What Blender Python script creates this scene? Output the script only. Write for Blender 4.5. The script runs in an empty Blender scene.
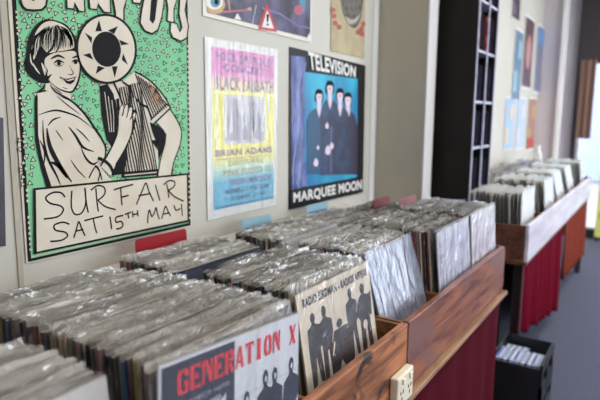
import bpy, bmesh, math, random
from mathutils import Vector, Matrix
PI = math.pi
R = random.Random(7)
sc = bpy.context.scene
C = sc.collection
H = 1.38                                   # eye height above the floor; z below is relative to the eye, shifted by H at the end

# ------------------------------------------------------------------ camera model (metres, camera at the origin)
F = 553.0
def _n(v): return v.normalized()
cY = _n(Vector((662-300, 120-200, F)))
cD = Vector((265-300, 3880-200, F)).normalized()
cD = _n(cD - cY*cD.dot(cY))
cX = cD.cross(cY)
if cX.x < 0: cX = -cX
cZ = -cD
def ray(px, py):
    v = Vector((px-300, py-200, F)); return Vector((cX.dot(v), cY.dot(v), cZ.dot(v)))
def onX(px, py, X):
    d = ray(px, py); return d*(X/d.x)
WALL = -1.2
def uv(px, py, X=WALL+.0045):                    # traced outline -> (y, z) on a plane parallel to the wall
    p = onX(px, py, X); return (p.y, p.z)

# ------------------------------------------------------------------ materials
def mat(name, col, rough=.6, metal=0, noise=None, bump=None, col2=None, spec=.5, coat=0, stretch=(1,1,1), emit=None, lo=.4, hi=.6, detail=4):
    m = bpy.data.materials.new(name); m.use_nodes = True
    nt = m.node_tree; b = nt.nodes['Principled BSDF']
    b.inputs['Base Color'].default_value = (*col, 1); b.inputs['Roughness'].default_value = rough
    b.inputs['Metallic'].default_value = metal; b.inputs['Specular IOR Level'].default_value = spec
    b.inputs['Coat Weight'].default_value = coat
    if noise or bump:
        tc = nt.nodes.new('ShaderNodeTexCoord'); mp = nt.nodes.new('ShaderNodeMapping')
        mp.inputs['Scale'].default_value = stretch
        nt.links.new(tc.outputs['Object'], mp.inputs[0])
    if noise:
        n = nt.nodes.new('ShaderNodeTexNoise'); n.inputs['Scale'].default_value = noise; n.inputs['Detail'].default_value = detail
        nt.links.new(mp.outputs[0], n.inputs['Vector'])
        r = nt.nodes.new('ShaderNodeValToRGB'); r.color_ramp.elements[0].position = lo; r.color_ramp.elements[1].position = hi
        r.color_ramp.elements[0].color = (*col, 1); r.color_ramp.elements[1].color = (*(col2 or col), 1)
        nt.links.new(n.outputs['Fac'], r.inputs[0]); nt.links.new(r.outputs[0], b.inputs['Base Color'])
    if bump:
        n = nt.nodes.new('ShaderNodeTexNoise'); n.inputs['Scale'].default_value = bump[0]; n.inputs['Detail'].default_value = 3
        nt.links.new(mp.outputs[0], n.inputs['Vector'])
        bp = nt.nodes.new('ShaderNodeBump'); bp.inputs['Strength'].default_value = bump[1]; bp.inputs['Distance'].default_value = bump[2] if len(bump) > 2 else .01
        nt.links.new(n.outputs['Fac'], bp.inputs['Height']); nt.links.new(bp.outputs[0], b.inputs['Normal'])
    return m
def hexc(r, g, b):                          # sRGB 0-255 -> linear
    return tuple(((c/255+.055)/1.055)**2.4 if c > 10 else c/255/12.92 for c in (r, g, b))
def film(name, fac, rough, bump, col=(.9, .9, .88), bscale=9, vary=None, gloss=(.75, .05)):
    m = bpy.data.materials.new(name); m.use_nodes = True; nt = m.node_tree
    b = nt.nodes['Principled BSDF']; b.inputs['Base Color'].default_value = (*col, 1); b.inputs['Roughness'].default_value = rough
    b.inputs['Specular IOR Level'].default_value = .9
    t = nt.nodes.new('ShaderNodeBsdfTransparent'); mx = nt.nodes.new('ShaderNodeMixShader')
    gl = nt.nodes.new('ShaderNodeBsdfGlossy'); gl.inputs['Roughness'].default_value = rough
    ad = nt.nodes.new('ShaderNodeMixShader')
    tc = nt.nodes.new('ShaderNodeTexCoord'); mp = nt.nodes.new('ShaderNodeMapping'); mp.inputs['Scale'].default_value = (1, 1.6, .8); mp.inputs['Rotation'].default_value = (.5, 0, 0)
    oi = nt.nodes.new('ShaderNodeObjectInfo'); nt.links.new(oi.outputs['Random'], mp.inputs['Location'])
    n = nt.nodes.new('ShaderNodeTexNoise'); n.inputs['Scale'].default_value = bscale; n.inputs['Detail'].default_value = 3; n.inputs['Distortion'].default_value = 1.2
    bp = nt.nodes.new('ShaderNodeBump'); bp.inputs['Strength'].default_value = bump; bp.inputs['Distance'].default_value = .02
    nt.links.new(tc.outputs['Object'], mp.inputs[0]); nt.links.new(mp.outputs[0], n.inputs['Vector']); nt.links.new(n.outputs['Fac'], bp.inputs['Height'])
    nt.links.new(bp.outputs[0], b.inputs['Normal']); nt.links.new(bp.outputs[0], gl.inputs['Normal'])
    lw = nt.nodes.new('ShaderNodeLayerWeight'); lw.inputs[0].default_value = .5; nt.links.new(bp.outputs[0], lw.inputs['Normal'])
    pw = nt.nodes.new('ShaderNodeMath'); pw.operation = 'POWER'; pw.inputs[1].default_value = 3.2; nt.links.new(lw.outputs['Facing'], pw.inputs[0])
    fr = nt.nodes.new('ShaderNodeMath'); fr.operation = 'MULTIPLY_ADD'; fr.inputs[1].default_value = gloss[0]; fr.inputs[2].default_value = gloss[1]; nt.links.new(pw.outputs[0], fr.inputs[0])
    mx.inputs[0].default_value = fac
    if vary:                                             # tone and opacity differ per sleeve, and in patches
        cr = nt.nodes.new('ShaderNodeMix'); cr.data_type = 'RGBA'; cr.inputs[6].default_value = (*vary, 1); cr.inputs[7].default_value = (*col, 1)
        n2 = nt.nodes.new('ShaderNodeTexNoise'); n2.inputs['Scale'].default_value = 16; n2.inputs['Detail'].default_value = 4; nt.links.new(mp.outputs[0], n2.inputs['Vector'])
        ma = nt.nodes.new('ShaderNodeMath'); ma.operation = 'MULTIPLY_ADD'; ma.inputs[1].default_value = 1.6; nt.links.new(n2.outputs['Fac'], ma.inputs[0])
        mb_ = nt.nodes.new('ShaderNodeMath'); mb_.operation = 'MULTIPLY_ADD'; mb_.inputs[1].default_value = .9; mb_.inputs[2].default_value = -.75; nt.links.new(oi.outputs['Random'], mb_.inputs[0]); nt.links.new(mb_.outputs[0], ma.inputs[2])
        ma.use_clamp = True
        nt.links.new(ma.outputs[0], cr.inputs['Factor']); nt.links.new(cr.outputs[2], b.inputs['Base Color'])
        mr = nt.nodes.new('ShaderNodeMapRange'); mr.inputs[3].default_value = fac*.45; mr.inputs[4].default_value = fac*1.3; nt.links.new(ma.outputs[0], mr.inputs[0]); nt.links.new(mr.outputs[0], mx.inputs[0])
    nt.links.new(t.outputs[0], mx.inputs[1]); nt.links.new(b.outputs[0], mx.inputs[2])
    nt.links.new(fr.outputs[0], ad.inputs[0]); nt.links.new(mx.outputs[0], ad.inputs[1]); nt.links.new(gl.outputs[0], ad.inputs[2])
    nt.links.new(ad.outputs[0], nt.nodes['Material Output'].inputs[0])
    return m

INK = mat('black_ink', hexc(13, 13, 16), .7, spec=.2)
CREAM = mat('cream_paper', hexc(204, 195, 180), .6, noise=9, col2=hexc(196, 184, 165))
GREEN = mat('mint_print', hexc(122, 190, 142), .6, noise=6, col2=hexc(112, 180, 136), spec=.3)
PAPER = mat('white_paper', hexc(214, 213, 210), .6)
STAIN = mat('rust_stain', hexc(165, 115, 75), .7)

# ------------------------------------------------------------------ mesh helpers
class MB:
    def __init__(s): s.v = []; s.f = []; s.m = []; s.mats = []
    def mi(s, m):
        if m not in s.mats: s.mats.append(m)
        return s.mats.index(m)
    def face(s, pts, m):
        i = len(s.v); s.v += [tuple(p) for p in pts]; s.f.append(tuple(range(i, i+len(pts)))); s.m.append(s.mi(m))
    def box(s, a, b, m, M=None):
        x0, y0, z0 = a; x1, y1, z1 = b
        vs = [Vector(p) for p in ((x0,y0,z0),(x1,y0,z0),(x1,y1,z0),(x0,y1,z0),(x0,y0,z1),(x1,y0,z1),(x1,y1,z1),(x0,y1,z1))]
        if M: vs = [M @ p for p in vs]
        i = len(s.v); s.v += [tuple(p) for p in vs]; k = s.mi(m)
        for f in ((0,3,2,1),(4,5,6,7),(0,1,5,4),(1,2,6,5),(2,3,7,6),(3,0,4,7)):
            s.f.append(tuple(i+j for j in f)); s.m.append(k)
        return s
    def prism(s, prof, axis, a, b, m):      # closed profile extruded along an axis
        def P(p, t):
            return {'x': (t, p[0], p[1]), 'y': (p[0], t, p[1]), 'z': (p[0], p[1], t)}[axis]
        n = len(prof); i = len(s.v); k = s.mi(m)
        s.v += [P(p, a) for p in prof] + [P(p, b) for p in prof]
        s.f.append(tuple(i+j for j in range(n))); s.m.append(k)
        s.f.append(tuple(i+n+j for j in reversed(range(n)))); s.m.append(k)
        for j in range(n):
            s.f.append((i+j, i+n+j, i+n+(j+1) % n, i+(j+1) % n)); s.m.append(k)
        return s
    # flat print work in the (y,z) plane at x = d
    def poly(s, pts, m, d):
        s.face([(d, p[0], p[1]) for p in pts], m)
    def stroke(s, pts, w, m, d, taper=False):
        P = [Vector(p) for p in pts]; n = len(P)
        L = []
        for i in range(n):
            a = P[max(i-1, 0)]; b = P[min(i+1, n-1)]; t = (b-a)
            t = t.normalized() if t.length > 1e-9 else Vector((1, 0))
            ww = w*.5*(1 if not taper else max(.25, math.sin(PI*(i+.6)/(n+.2))))
            L.append((P[i]+Vector((-t.y, t.x))*ww, P[i]-Vector((-t.y, t.x))*ww))
        i0 = len(s.v); k = s.mi(m)
        for a, b in L: s.v += [(d, a.x, a.y), (d, b.x, b.y)]
        for i in range(n-1):
            q = i0+2*i; s.f.append((q, q+1, q+3, q+2)); s.m.append(k)
    def build(s, name, parent=None, origin=None, bevel=0, smooth=False, tri=False):
        o_ = Vector(origin) if origin else Vector((0, 0, 0))
        me = bpy.data.meshes.new(name)
        me.from_pydata([tuple(Vector(v)-o_) for v in s.v], [], s.f)
        for m in s.mats: me.materials.append(m)
        for p, k in zip(me.polygons, s.m): p.material_index = k; p.use_smooth = smooth
        bm = bmesh.new(); bm.from_mesh(me)
        if tri: bmesh.ops.triangulate(bm, faces=[f for f in bm.faces if len(f.verts) > 4])
        else: bmesh.ops.recalc_face_normals(bm, faces=bm.faces)
        bm.to_mesh(me); bm.free()
        o = bpy.data.objects.new(name, me); C.objects.link(o); o.location = o_
        if parent: o.parent = parent
        if bevel:
            b = o.modifiers.new('bevel', 'BEVEL'); b.width = bevel; b.segments = 2; b.limit_method = 'ANGLE'
        return o
def smooth_pts(pts, n=4, closed=False):
    P = [Vector(p) for p in pts]; N = len(P); out = []
    rng = range(N if closed else N-1)
    for i in rng:
        g = (lambda k: P[k % N]) if closed else (lambda k: P[min(max(k, 0), N-1)])
        p0, p1, p2, p3 = g(i-1), g(i), g(i+1), g(i+2)
        for j in range(n):
            t = j/n
            out.append(.5*((2*p1)+(-p0+p2)*t+(2*p0-5*p1+4*p2-p3)*t*t+(-p0+3*p1-3*p2+p3)*t**3))
    if not closed: out.append(P[-1])
    return [(p.x, p.y) for p in out]
def thing(name, label, cat, loc, group=None, rot=None):
    o = bpy.data.objects.new(name, None); C.objects.link(o); o.location = loc; o.empty_display_size = .05
    if rot: o.rotation_euler = rot
    return tag(o, label, cat, group)
def tag(o, label, cat, group=None):
    o['label'] = label; o['category'] = cat
    if group: o['group'] = group
    return o
def struct(o): o['kind'] = 'structure'; return o

_txt = {}
def text_tris(st, bold=.0, shear=0):
    key = (st, bold, shear)
    if key in _txt: return _txt[key]
    cu = bpy.data.curves.new('t', 'FONT'); cu.body = st; cu.size = 1; cu.offset = bold; cu.shear = shear; cu.resolution_u = 3; cu.space_character = 1.0+bold*2
    ob = bpy.data.objects.new('t', cu); C.objects.link(ob)
    dg = bpy.context.evaluated_depsgraph_get(); dg.update()
    me = bpy.data.meshes.new_from_object(ob.evaluated_get(dg))
    vs = [(v.co.x, v.co.y) for v in me.vertices]; fs = [tuple(p.vertices) for p in me.polygons]
    bpy.data.objects.remove(ob); bpy.data.meshes.remove(me); bpy.data.curves.remove(cu)
    x0 = min(v[0] for v in vs); x1 = max(v[0] for v in vs); y0 = min(v[1] for v in vs); y1 = max(v[1] for v in vs)
    r = ([((x-x0)/(x1-x0), (y-y0)/(y1-y0)) for x, y in vs], fs); _txt[key] = r
    return r
def add_text(mb, st, quad, m, d, bold=.0, shear=0):
    """quad: bottom-left, bottom-right, top-right, top-left as (y, z)"""
    vs, fs = text_tris(st, bold, shear); i = len(mb.v); k = mb.mi(m)
    a, b, c, e = [Vector(q) for q in quad]
    for x, y in vs:
        p = (a*(1-x)+b*x)*(1-y)+(e*(1-x)+c*x)*y
        mb.v.append((d, p.x, p.y))
    for f in fs: mb.f.append(tuple(i+j for j in f)); mb.m.append(k)
def rect(y0, z0, w, h): return [(y0, z0), (y0+w, z0), (y0+w, z0+h), (y0, z0+h)]

# ------------------------------------------------------------------ room
M_wall = mat('wall_paint', hexc(190, 187, 179), .75, noise=1.6, col2=hexc(184, 180, 170), bump=(14, .06))
M_beige = mat('beige_paint', hexc(186, 178, 160), .75, noise=2, col2=hexc(180, 172, 155))
M_white = mat('white_paint', hexc(226, 224, 222), .6)
M_dark = mat('dark_frame', hexc(44, 36, 40), .5)
M_carpet = mat('grey_carpet', hexc(64, 67, 84), .95, noise=220, col2=hexc(84, 87, 106), bump=(300, .4))
M_ceil = mat('ceiling_white', hexc(225, 223, 220), .9)
def sbox(name, a, b, m, **k): return struct(MB().box(a, b, m).build(name, origin=((a[0]+b[0])/2, (a[1]+b[1])/2, a[2]), **k))
X1 = 2.6; YB = -2.2; YF = 7.4; CE = 1.55
sbox('floor', (-1.4, YB-.1, -H-.05), (X1+.2, YF+.3, -H), M_carpet)
sbox('ceiling', (-1.4, YB-.1, CE), (X1+.2, YF+.3, CE+.08), M_ceil)
sbox('wall_left', (WALL-.12, YB, -H), (WALL, YF, CE), M_wall)
sbox('wall_back', (WALL, YB-.1, -H), (X1, YB, CE), M_wall)
# right-hand wall: shop windows facing the street
mb = MB(); mb.box((X1, YB, -H), (X1+.12, YF, -.62), M_wall); mb.box((X1, YB, 1.25), (X1+.12, YF, CE), M_wall)
mb.box((X1, YB, -.62), (X1+.12, .6, 1.25), M_wall); mb.box((X1, YF-.3, -.62), (X1+.12, YF, 1.25), M_wall)  # near stretch walled up, out of view, to keep the lower bench dark
for y in (1.6, 4.2): mb.box((X1, y, -.62), (X1+.12, y+.12, 1.25), M_wall)
struct(mb.build('wall_right', origin=(X1, 2.6, -H)))
# wall panel joint left of the big poster
sbox('trim_1', (WALL, .676, -.6), (WALL+.004, .688, CE), mat('joint_shadowless', hexc(170, 162, 148), .8))
sbox('trim_2', (WALL, 2.49, -.6), (WALL+.004, 2.54, CE), M_white)
# pilaster at the end of the poster wall, its lit aisle side painted as a pale strip
sbox('wall_pilaster', (WALL, 2.555, -H), (-.955, 2.70, CE), M_beige)
sbox('pilaster_lit_side', (-.956, 2.552, -H), (-.943, 2.66, CE), mat('lit_side_grey_white', hexc(186, 184, 184), .6), bevel=.003)
# far pilaster and window front
M_mauve = mat('mauve_wall', hexc(206, 197, 202), .8)
sbox('wall_far', (WALL, 6.85, -H), (-.98, 7.05, CE), M_mauve)
sbox('trim_4', (-1.0, 6.78, -H), (-.955, 6.85, CE), M_white)
sbox('wall_front', (WALL, 7.3, -H), (-.80, YF, CE), mat('pale_lilac', hexc(226, 222, 230), .7))
mb = MB()
mb.box((-.88, 7.2, -H), (-.83, 7.32, CE), M_dark); mb.box((-.83, 7.2, .63), (X1, 7.32, CE), M_dark)
mb.box((-.83, 7.2, -H), (X1, 7.32, -1.27), M_dark)
for x in (.55, 1.6): mb.box((x, 7.22, -1.27), (x+.06, 7.3, .63), M_dark)
w = thing('window_1', '', '', (-.4, 7.25, -H)); del w['label']; del w['category']; struct(w)
fr = mb.build('window_frame', parent=w); fr.location = (.4, -7.25, H)
gm = bpy.data.materials.new('window_glass'); gm.use_nodes = True; nt = gm.node_tree
t = nt.nodes.new('ShaderNodeBsdfTransparent'); g = nt.nodes.new('ShaderNodeBsdfGlossy'); g.inputs[1].default_value = .03
f_ = nt.nodes.new('ShaderNodeMixShader'); f_.inputs[0].default_value = .08
nt.links.new(t.outputs[0], f_.inputs[1]); nt.links.new(g.outputs[0], f_.inputs[2]); nt.links.new(f_.outputs[0], nt.nodes['Material Output'].inputs[0])
pn = MB().box((-.83, 7.25, -1.27), (X1, 7.256, .63), gm).build('pane', parent=w); pn.location = (.4, -7.25, H)

# ------------------------------------------------------------------ wood, cloth
def wood(name, a, b, rough, lo=.38, hi=.62, sc_=6, st=(6, .7, 6), blot=None):
    m = bpy.data.materials.new(name); m.use_nodes = True; nt = m.node_tree; p = nt.nodes['Principled BSDF']; p.inputs['Roughness'].default_value = rough
    tc = nt.nodes.new('ShaderNodeTexCoord'); mp = nt.nodes.new('ShaderNodeMapping'); mp.inputs['Scale'].default_value = st
    n = nt.nodes.new('ShaderNodeTexNoise'); n.inputs['Scale'].default_value = sc_; n.inputs['Detail'].default_value = 6; n.inputs['Distortion'].default_value = .6
    r = nt.nodes.new('ShaderNodeValToRGB'); r.color_ramp.elements[0].position = lo; r.color_ramp.elements[1].position = hi
    r.color_ramp.elements[0].color = (*a, 1); r.color_ramp.elements[1].color = (*b, 1)
    nt.links.new(tc.outputs['Object'], mp.inputs[0]); nt.links.new(mp.outputs[0], n.inputs['Vector']); nt.links.new(n.outputs['Fac'], r.inputs[0])
    last = r.outputs[0]
    if blot:
        n2 = nt.nodes.new('ShaderNodeTexNoise'); n2.inputs['Scale'].default_value = blot[1]; n2.inputs['Detail'].default_value = 5; n2.inputs['Distortion'].default_value = 1.0
        mp2 = nt.nodes.new('ShaderNodeMapping'); mp2.inputs['Scale'].default_value = (1, .55, 1); nt.links.new(tc.outputs['Object'], mp2.inputs[0]); nt.links.new(mp2.outputs[0], n2.inputs['Vector'])
        r2 = nt.nodes.new('ShaderNodeValToRGB'); r2.color_ramp.elements[0].position = blot[2]; r2.color_ramp.elements[1].position = blot[2]+.1
        mx = nt.nodes.new('ShaderNodeMix'); mx.data_type = 'RGBA'
        nt.links.new(n2.outputs['Fac'], r2.inputs[0]); nt.links.new(r2.outputs[0], mx.inputs['Factor']); nt.links.new(last, mx.inputs[6]); mx.inputs[7].default_value = (*blot[0], 1)
        last = mx.outputs[2]
    nt.links.new(last, p.inputs['Base Color'])
    bp = nt.nodes.new('ShaderNodeBump'); bp.inputs['Strength'].default_value = .25; bp.inputs['Distance'].default_value = .004
    nt.links.new(n.outputs['Fac'], bp.inputs['Height']); nt.links.new(bp.outputs[0], p.inputs['Normal'])
    return m
W_near = wood('worn_orange_wood', hexc(112, 66, 40), hexc(176, 112, 72), .5, blot=(hexc(52, 34, 28), 14, .55))
W_mid = wood('reddish_brown_wood', hexc(88, 48, 38), hexc(150, 92, 68), .38, blot=(hexc(120, 84, 78), 5, .52))
W_in = wood('inner_wood', hexc(96, 60, 34), hexc(140, 92, 54), .6)
W_table = wood('table_wood', hexc(118, 84, 60), hexc(156, 118, 88), .5)
W_far = wood('sunlit_plank_wood', hexc(176, 168, 184), hexc(208, 202, 214), .3, sc_=3)  # window glare on the far plank is put into its pale lavender
W_end = wood('dark_end_wood', hexc(70, 38, 28), hexc(104, 60, 42), .6)
M_white2 = mat('pale_ledge', hexc(212, 208, 200), .6)
PX = -.48; TT = -.683; BACK = -1.125; MID = -.8185
def bin_unit(name_label, y0, y1, dividers, wf, we, we2, grp, ztop=-.5, zr=None):
    t = thing('record_bin', name_label, 'record bin', ((PX+BACK)/2, (y0+y1)/2, TT), grp)
    o = (-t.location.x, -t.location.y, -TT)
    def P(nm, a, b, m, bev=.002, rounded=False):
        mb = MB()
        if rounded:
            r = .03; prof = [(a[1], a[2]), (b[1]-.01, a[2]), (b[1], a[2]+.01), (b[1], b[2]-r)]
            prof += [(b[1]-r+r*math.cos(k*PI/10), b[2]-r+r*math.sin(k*PI/10)) for k in range(1, 6)] + [(a[1], b[2])]
            mb.prism(prof, 'x', a[0], b[0], m)
        else: mb.box(a, b, m)
        c = ((a[0]+b[0])/2, (a[1]+b[1])/2, a[2])
        q = mb.build(nm, parent=t, origin=c, bevel=bev); q.location = Vector(c)-t.location
        return q
    zb = TT+.001
    P('front_plank', (PX-.018, y0, zb), (PX, y1, ztop), wf, .003, rounded=(wf is W_mid))
    P('base_board', (BACK, y0+.001, zb), (PX-.019, y1-.001, TT+.010), W_in)
    P('middle_rail', (MID-.002, y0+.014, TT+.013), (MID+.002, y1-.014, TT+.05), W_in, 0)
    P('back_rail', (BACK-.012, y0, zb), (BACK-.001, y1, -.41), W_in)
    P('end_board', (BACK, y0, TT+.013), (PX-.019, y0+.012, ztop-.004), we)
    P('end_board', (BACK, y1-.012, TT+.013), (PX-.019, y1, ztop-.004), we2)
    for d in dividers: P('divider', (MID+.007, d-.005, TT+.013), (PX-.019, d+.005, ztop-.02), W_in); P('divider', (BACK, d-.005, TT+.013), (MID-.007, d+.005, ztop-.02), W_in)
    return t
bin_unit('worn orange-brown wooden record bin nearest the viewer, carrying the power socket', -.34, 1.238, (.04, .424, .82), W_near, W_in, W_in, 'wooden record bins')
bin_unit('reddish-brown wooden record bin with rounded far corner, second from the viewer', 1.246, 2.262, (1.568, 1.893), W_mid, W_in, W_mid, 'wooden record bins')
bin_unit('long pale-fronted record bin on the far table beside the window', 2.75, 5.55, (3.3, 3.87, 4.43, 5.0), W_far, W_end, W_end, 'wooden record bins')

def table(label, y0, y1, m, xe=-.460):
    t = thing('display_table', label, 'table', (-.82, (y0+y1)/2, -H))
    def P(nm, a, b, mm):
        c = Vector(((a[0]+b[0])/2, (a[1]+b[1])/2, a[2])); q = MB().box(a, b, mm).build(nm, parent=t, origin=c, bevel=.003); q.location = c-t.location
    P('table_top', (WALL+.003, y0, TT-.016), (xe, y1, TT), m)
    for x in (-1.15, -.55):
        for y in (y0+.05, y1-.1): P('leg', (x, y, -H), (x+.045, y+.045, TT-.023), M_dark)
    P('apron', (-1.15, y0+.03, TT-.1), (-1.13, y1-.03, TT-.023), M_dark)
table('long wooden table under the two near record bins, pale edge above maroon cloth', -.4, 2.255, W_table)
table('far table beyond the gap, under the long pale-fronted record bin', 2.748, 5.555, W_end, -.484)

def curtain(name, label, pts_top, hem, m, top, amp=.016, waves=22, seed=1):
    """pts_top: plan polyline (x,y); hem(s)->z"""
    rr = random.Random(seed); N = 260; K = 14
    P = [Vector(p) for p in pts_top]; L = [(P[i+1]-P[i]).length for i in range(len(P)-1)]; T = sum(L)
    mb = MB(); k = mb.mi(m); ph = [rr.uniform(0, 6) for _ in range(4)]
    for i in range(N+1):
        s = i/N; d = s*T; j = 0
        while j < len(L)-1 and d > L[j]: d -= L[j]; j += 1
        p = P[j].lerp(P[j+1], min(1, d/L[j])); dr = (P[j+1]-P[j]).normalized(); nr = Vector((dr.y, -dr.x))
        for q in range(K+1):
            v = q/K; w = (math.sin(s*waves*2*PI+ph[0]+.5*math.sin(s*17+ph[1]))+.5*math.sin(s*waves*3.7+ph[2]))*amp*(.25+.75*v)
            pp = p+nr*w; z = top+(hem(s)-top)*v
            mb.v.append((pp.x, pp.y, z))
    for i in range(N):
        for q in range(K):
            a = i*(K+1)+q; mb.f.append((a, a+K+1, a+K+2, a+1)); mb.m.append(k)
    o = mb.build(name, origin=(P[0].x, P[0].y, hem(0)), smooth=True)
    so = o.modifiers.new('thick', 'SOLIDIFY'); so.thickness = .002
    return tag(o, label, 'curtain', 'table skirts')
M_maroon = mat('maroon_cloth', hexc(72, 16, 28), .95, spec=.05, bump=(60, .2))
M_red = mat('crimson_cloth', hexc(92, 8, 28), .95, spec=.05, bump=(60, .2))
M_orange = mat('rust_cloth', hexc(112, 48, 36), .95, spec=.05, bump=(60, .2))
curtain('table_skirt', 'maroon cloth skirt hanging below the near table', [(-.482, -.3), (-.478, 2.2), (-.485, 2.245), (-.58, 2.25)], lambda s: -H+.03, M_maroon, TT-.024, .007, 14, 3)
curtain('table_skirt', 'crimson cloth skirt hanging from the near end of the far table', [(-.50, 2.77), (-.50, 4.12)], lambda s: -1.05-.26*s, M_red, TT-.024, .018, 9, 5)
curtain('table_skirt', 'rust-orange cloth skirt on the far end of the far table', [(-.50, 4.15), (-.50, 5.5)], lambda s: -1.12-.1*s, M_orange, TT-.024, .014, 9, 8)

# pale ledge fixed along the wall behind the bins
tag(MB().box((WALL+.002, -.4, -.56), (-1.139, 2.2, -.395), M_white2).build('wall_ledge', origin=(-1.17, .9, -.56), bevel=.003), 'pale painted ledge running along the wall behind the records', 'ledge')

# power socket on the near plank
so = thing('power_socket', 'cream double power socket screwed to the near wooden plank', 'power socket', (PX, 1.2, -.66))
def sp(nm, a, b, m, bev): 
    c = Vector(((a[0]+b[0])/2, (a[1]+b[1])/2, a[2])); q = MB().box(a, b, m).build(nm, parent=so, origin=c, bevel=bev); q.location = c-so.location; return q
M_sock = mat('cream_plastic', hexc(222, 212, 190), .35)
M_slot = mat('slot_dark', hexc(30, 26, 24), .6)
sp('socket_plate', (PX+.001, 1.135, -.678), (PX+.022, 1.232, -.600), M_sock, .004)
for y in (1.165, 1.208): sp('switch', (PX+.0222, y-.006, -.622), (PX+.027, y+.006, -.608), mat('switch_white', hexc(236, 230, 215), .3), .001)
mb = MB()
for y in (1.160, 1.207):
    for s, a in ((-1, .5), (1, -.5)):
        M_ = Matrix.Translation((PX+.0225, y+s*.007, -.642)) @ Matrix.Rotation(a, 4, 'X')
        mb.box((-.0006, -.0013, -.005), (.0006, .0013, .005), M_slot, M_)
    mb.box((PX+.0219, y-.0013, -.662), (PX+.0231, y+.0013, -.653), M_slot)
q = mb.build('plug_slots', parent=so); q.location = -so.location

# ------------------------------------------------------------------ posters
def sheet(mb, c, m, d, nu=10, nv=14, amp=.0012, seed=0, back=.0012):
    """slightly wavy paper sheet from four (y,z) corners bl, br, tr, tl, with thickness"""
    rr = random.Random(seed); a, b, cc, e = [Vector(q) for q in c]; k = mb.mi(m); i0 = len(mb.v)
    for j in range(nv+1):
        for i in range(nu+1):
            x, y = i/nu, j/nv; p = (a*(1-x)+b*x)*(1-y)+(e*(1-x)+cc*x)*y
            mb.v.append((d, p.x, p.y))
    for j in range(nv):
        for i in range(nu):
            q = i0+j*(nu+1)+i; mb.f.append((q, q+1, q+nu+2, q+nu+1)); mb.m.append(k)
    # backing face and rim
    mb.face([(d-back, *a), (d-back, *e), (d-back, *cc), (d-back, *b)], m)
    ring = [a, b, cc, e]
    for i in range(4):
        p, q = ring[i], ring[(i+1) % 4]; mb.face([(d, *p), (d-back, *p), (d-back, *q), (d, *q)], m)
def poster(name, label, c, d, paper, cat='poster', grp='posters on the wall'):
    ce = sum((Vector(q) for q in c), Vector((0, 0)))/4
    t = thing(name, label, cat, (d, ce.x, min(q[1] for q in c)), grp)
    mb = MB(); sheet(mb, c, paper, d); o = mb.build('paper_sheet', parent=t); o.location = -t.location
    return t
def part(mb, name, t, tri=True, label=None):
    o = mb.build(name, parent=t, tri=tri); o.location = -t.location
    if label: o['label'] = label
    return o

# --- big green gig poster --------------------------------------------------
def T(x0, y0, s): return lambda pts: [uv(x0+x/s, y0+y/s) for x, y in pts]
px = T(0, 0, 1)
D0 = WALL+.004
p1 = poster('gig_poster', 'large mint green gig poster of a dark-haired woman beside a sun-headed man', px([(26.5, 263.5), (192, 226), (188.5, -8), (7.5, -8)]), D0, CREAM)
bg = MB()
bg.poly(px([(28, 262), (190.6, 225.3), (187.6, -5), (11.5, -5)]), INK, D0+.0006)
bg.poly(px([(31, 258.5), (188.6, 223), (185.8, -5), (15.8, -5)]), GREEN, D0+.0009)
# white nicks along the border
for k in range(60):
    s = k/60; x = 31+157*s; y = 258.5-35.3*s
    bg.poly(px([(x, y-1.2), (x+1.6, y-3.2-R.random()), (x+2.6, y-1.6)]), CREAM, D0+.00115)
for k in range(46):
    y = 5+k*5.4; x = 15.9+y*(31-15.8)/258
    if R.random() < .7: bg.poly(px([(x-1.2, y), (x+1.8, y+1.5), (x-1, y+3.2)]), CREAM, D0+.00115)
for k in range(34):
    y = 45+k*5.2; x = 186.3+y*2.6/225
    bg.poly(px([(x, y), (x+2.2, y+1.3), (x+.2, y+2.6)]), CREAM, D0+.00115)
part(bg, 'green_print', p1)
# scattered outlined triangles
tr = MB(); pts = []
for k in range(6000):
    x = R.uniform(19, 184); y = R.uniform(3, 186)
    mind = 6.9 if x < 80 else 5.6
    if all((x-a)**2+(y-b)**2 > mind**2 for a, b in pts): pts.append((x, y))
for x, y in pts:
    if x > 36 and x < 44+ (y-95)*.1 and y > 100: continue
    a = R.uniform(0, 2*PI); r = R.uniform(3.3, 4.0) if x < 80 else R.uniform(2.7, 3.2)
    def tri_(rr): return px([(x+rr*math.cos(a+j*2*PI/3), y+rr*math.sin(a+j*2*PI/3)) for j in range(3)])
    tr.poly(tri_(r), INK, D0+.0014)
    tr.poly(tri_(r*.58), CREAM if x < 80 or R.random() < .6 else GREEN, D0+.0017)
part(tr, 'triangle_pattern', p1)
# figures
A = D0+.002
def outline(mb, pts, w=1.3, d=A+.0006, closed=False, taper=False, sm=3):
    P = smooth_pts(pts, sm, closed) if sm > 1 else pts
    if closed: P = P+[P[0]]
    mb.stroke(px(P), w*.00285, INK, d, taper)
man = MB()
torso = [(100, 84), (112, 80), (122, 82), (134, 72), (146, 78), (157, 88), (166, 100), (169.5, 108), (153, 124), (150.5, 122), (158, 150), (157.5, 171), (121, 175), (113, 160), (106, 140), (102, 115), (99, 94)]
man.poly(px(torso), CREAM, A)
arm = [(156, 123), (169.7, 109), (176, 119), (181, 131), (179.5, 145), (174, 160), (171, 176), (157.3, 177), (160, 160), (165.5, 136)]
man.poly(px(arm), CREAM, A)
outline(man, [(169.7, 109), (176, 119), (181, 131), (179.5, 145), (174, 160), (170.5, 176)], 1.4)
outline(man, [(156, 123), (165.5, 136), (160, 160), (157.3, 176)], 1.2)
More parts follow.
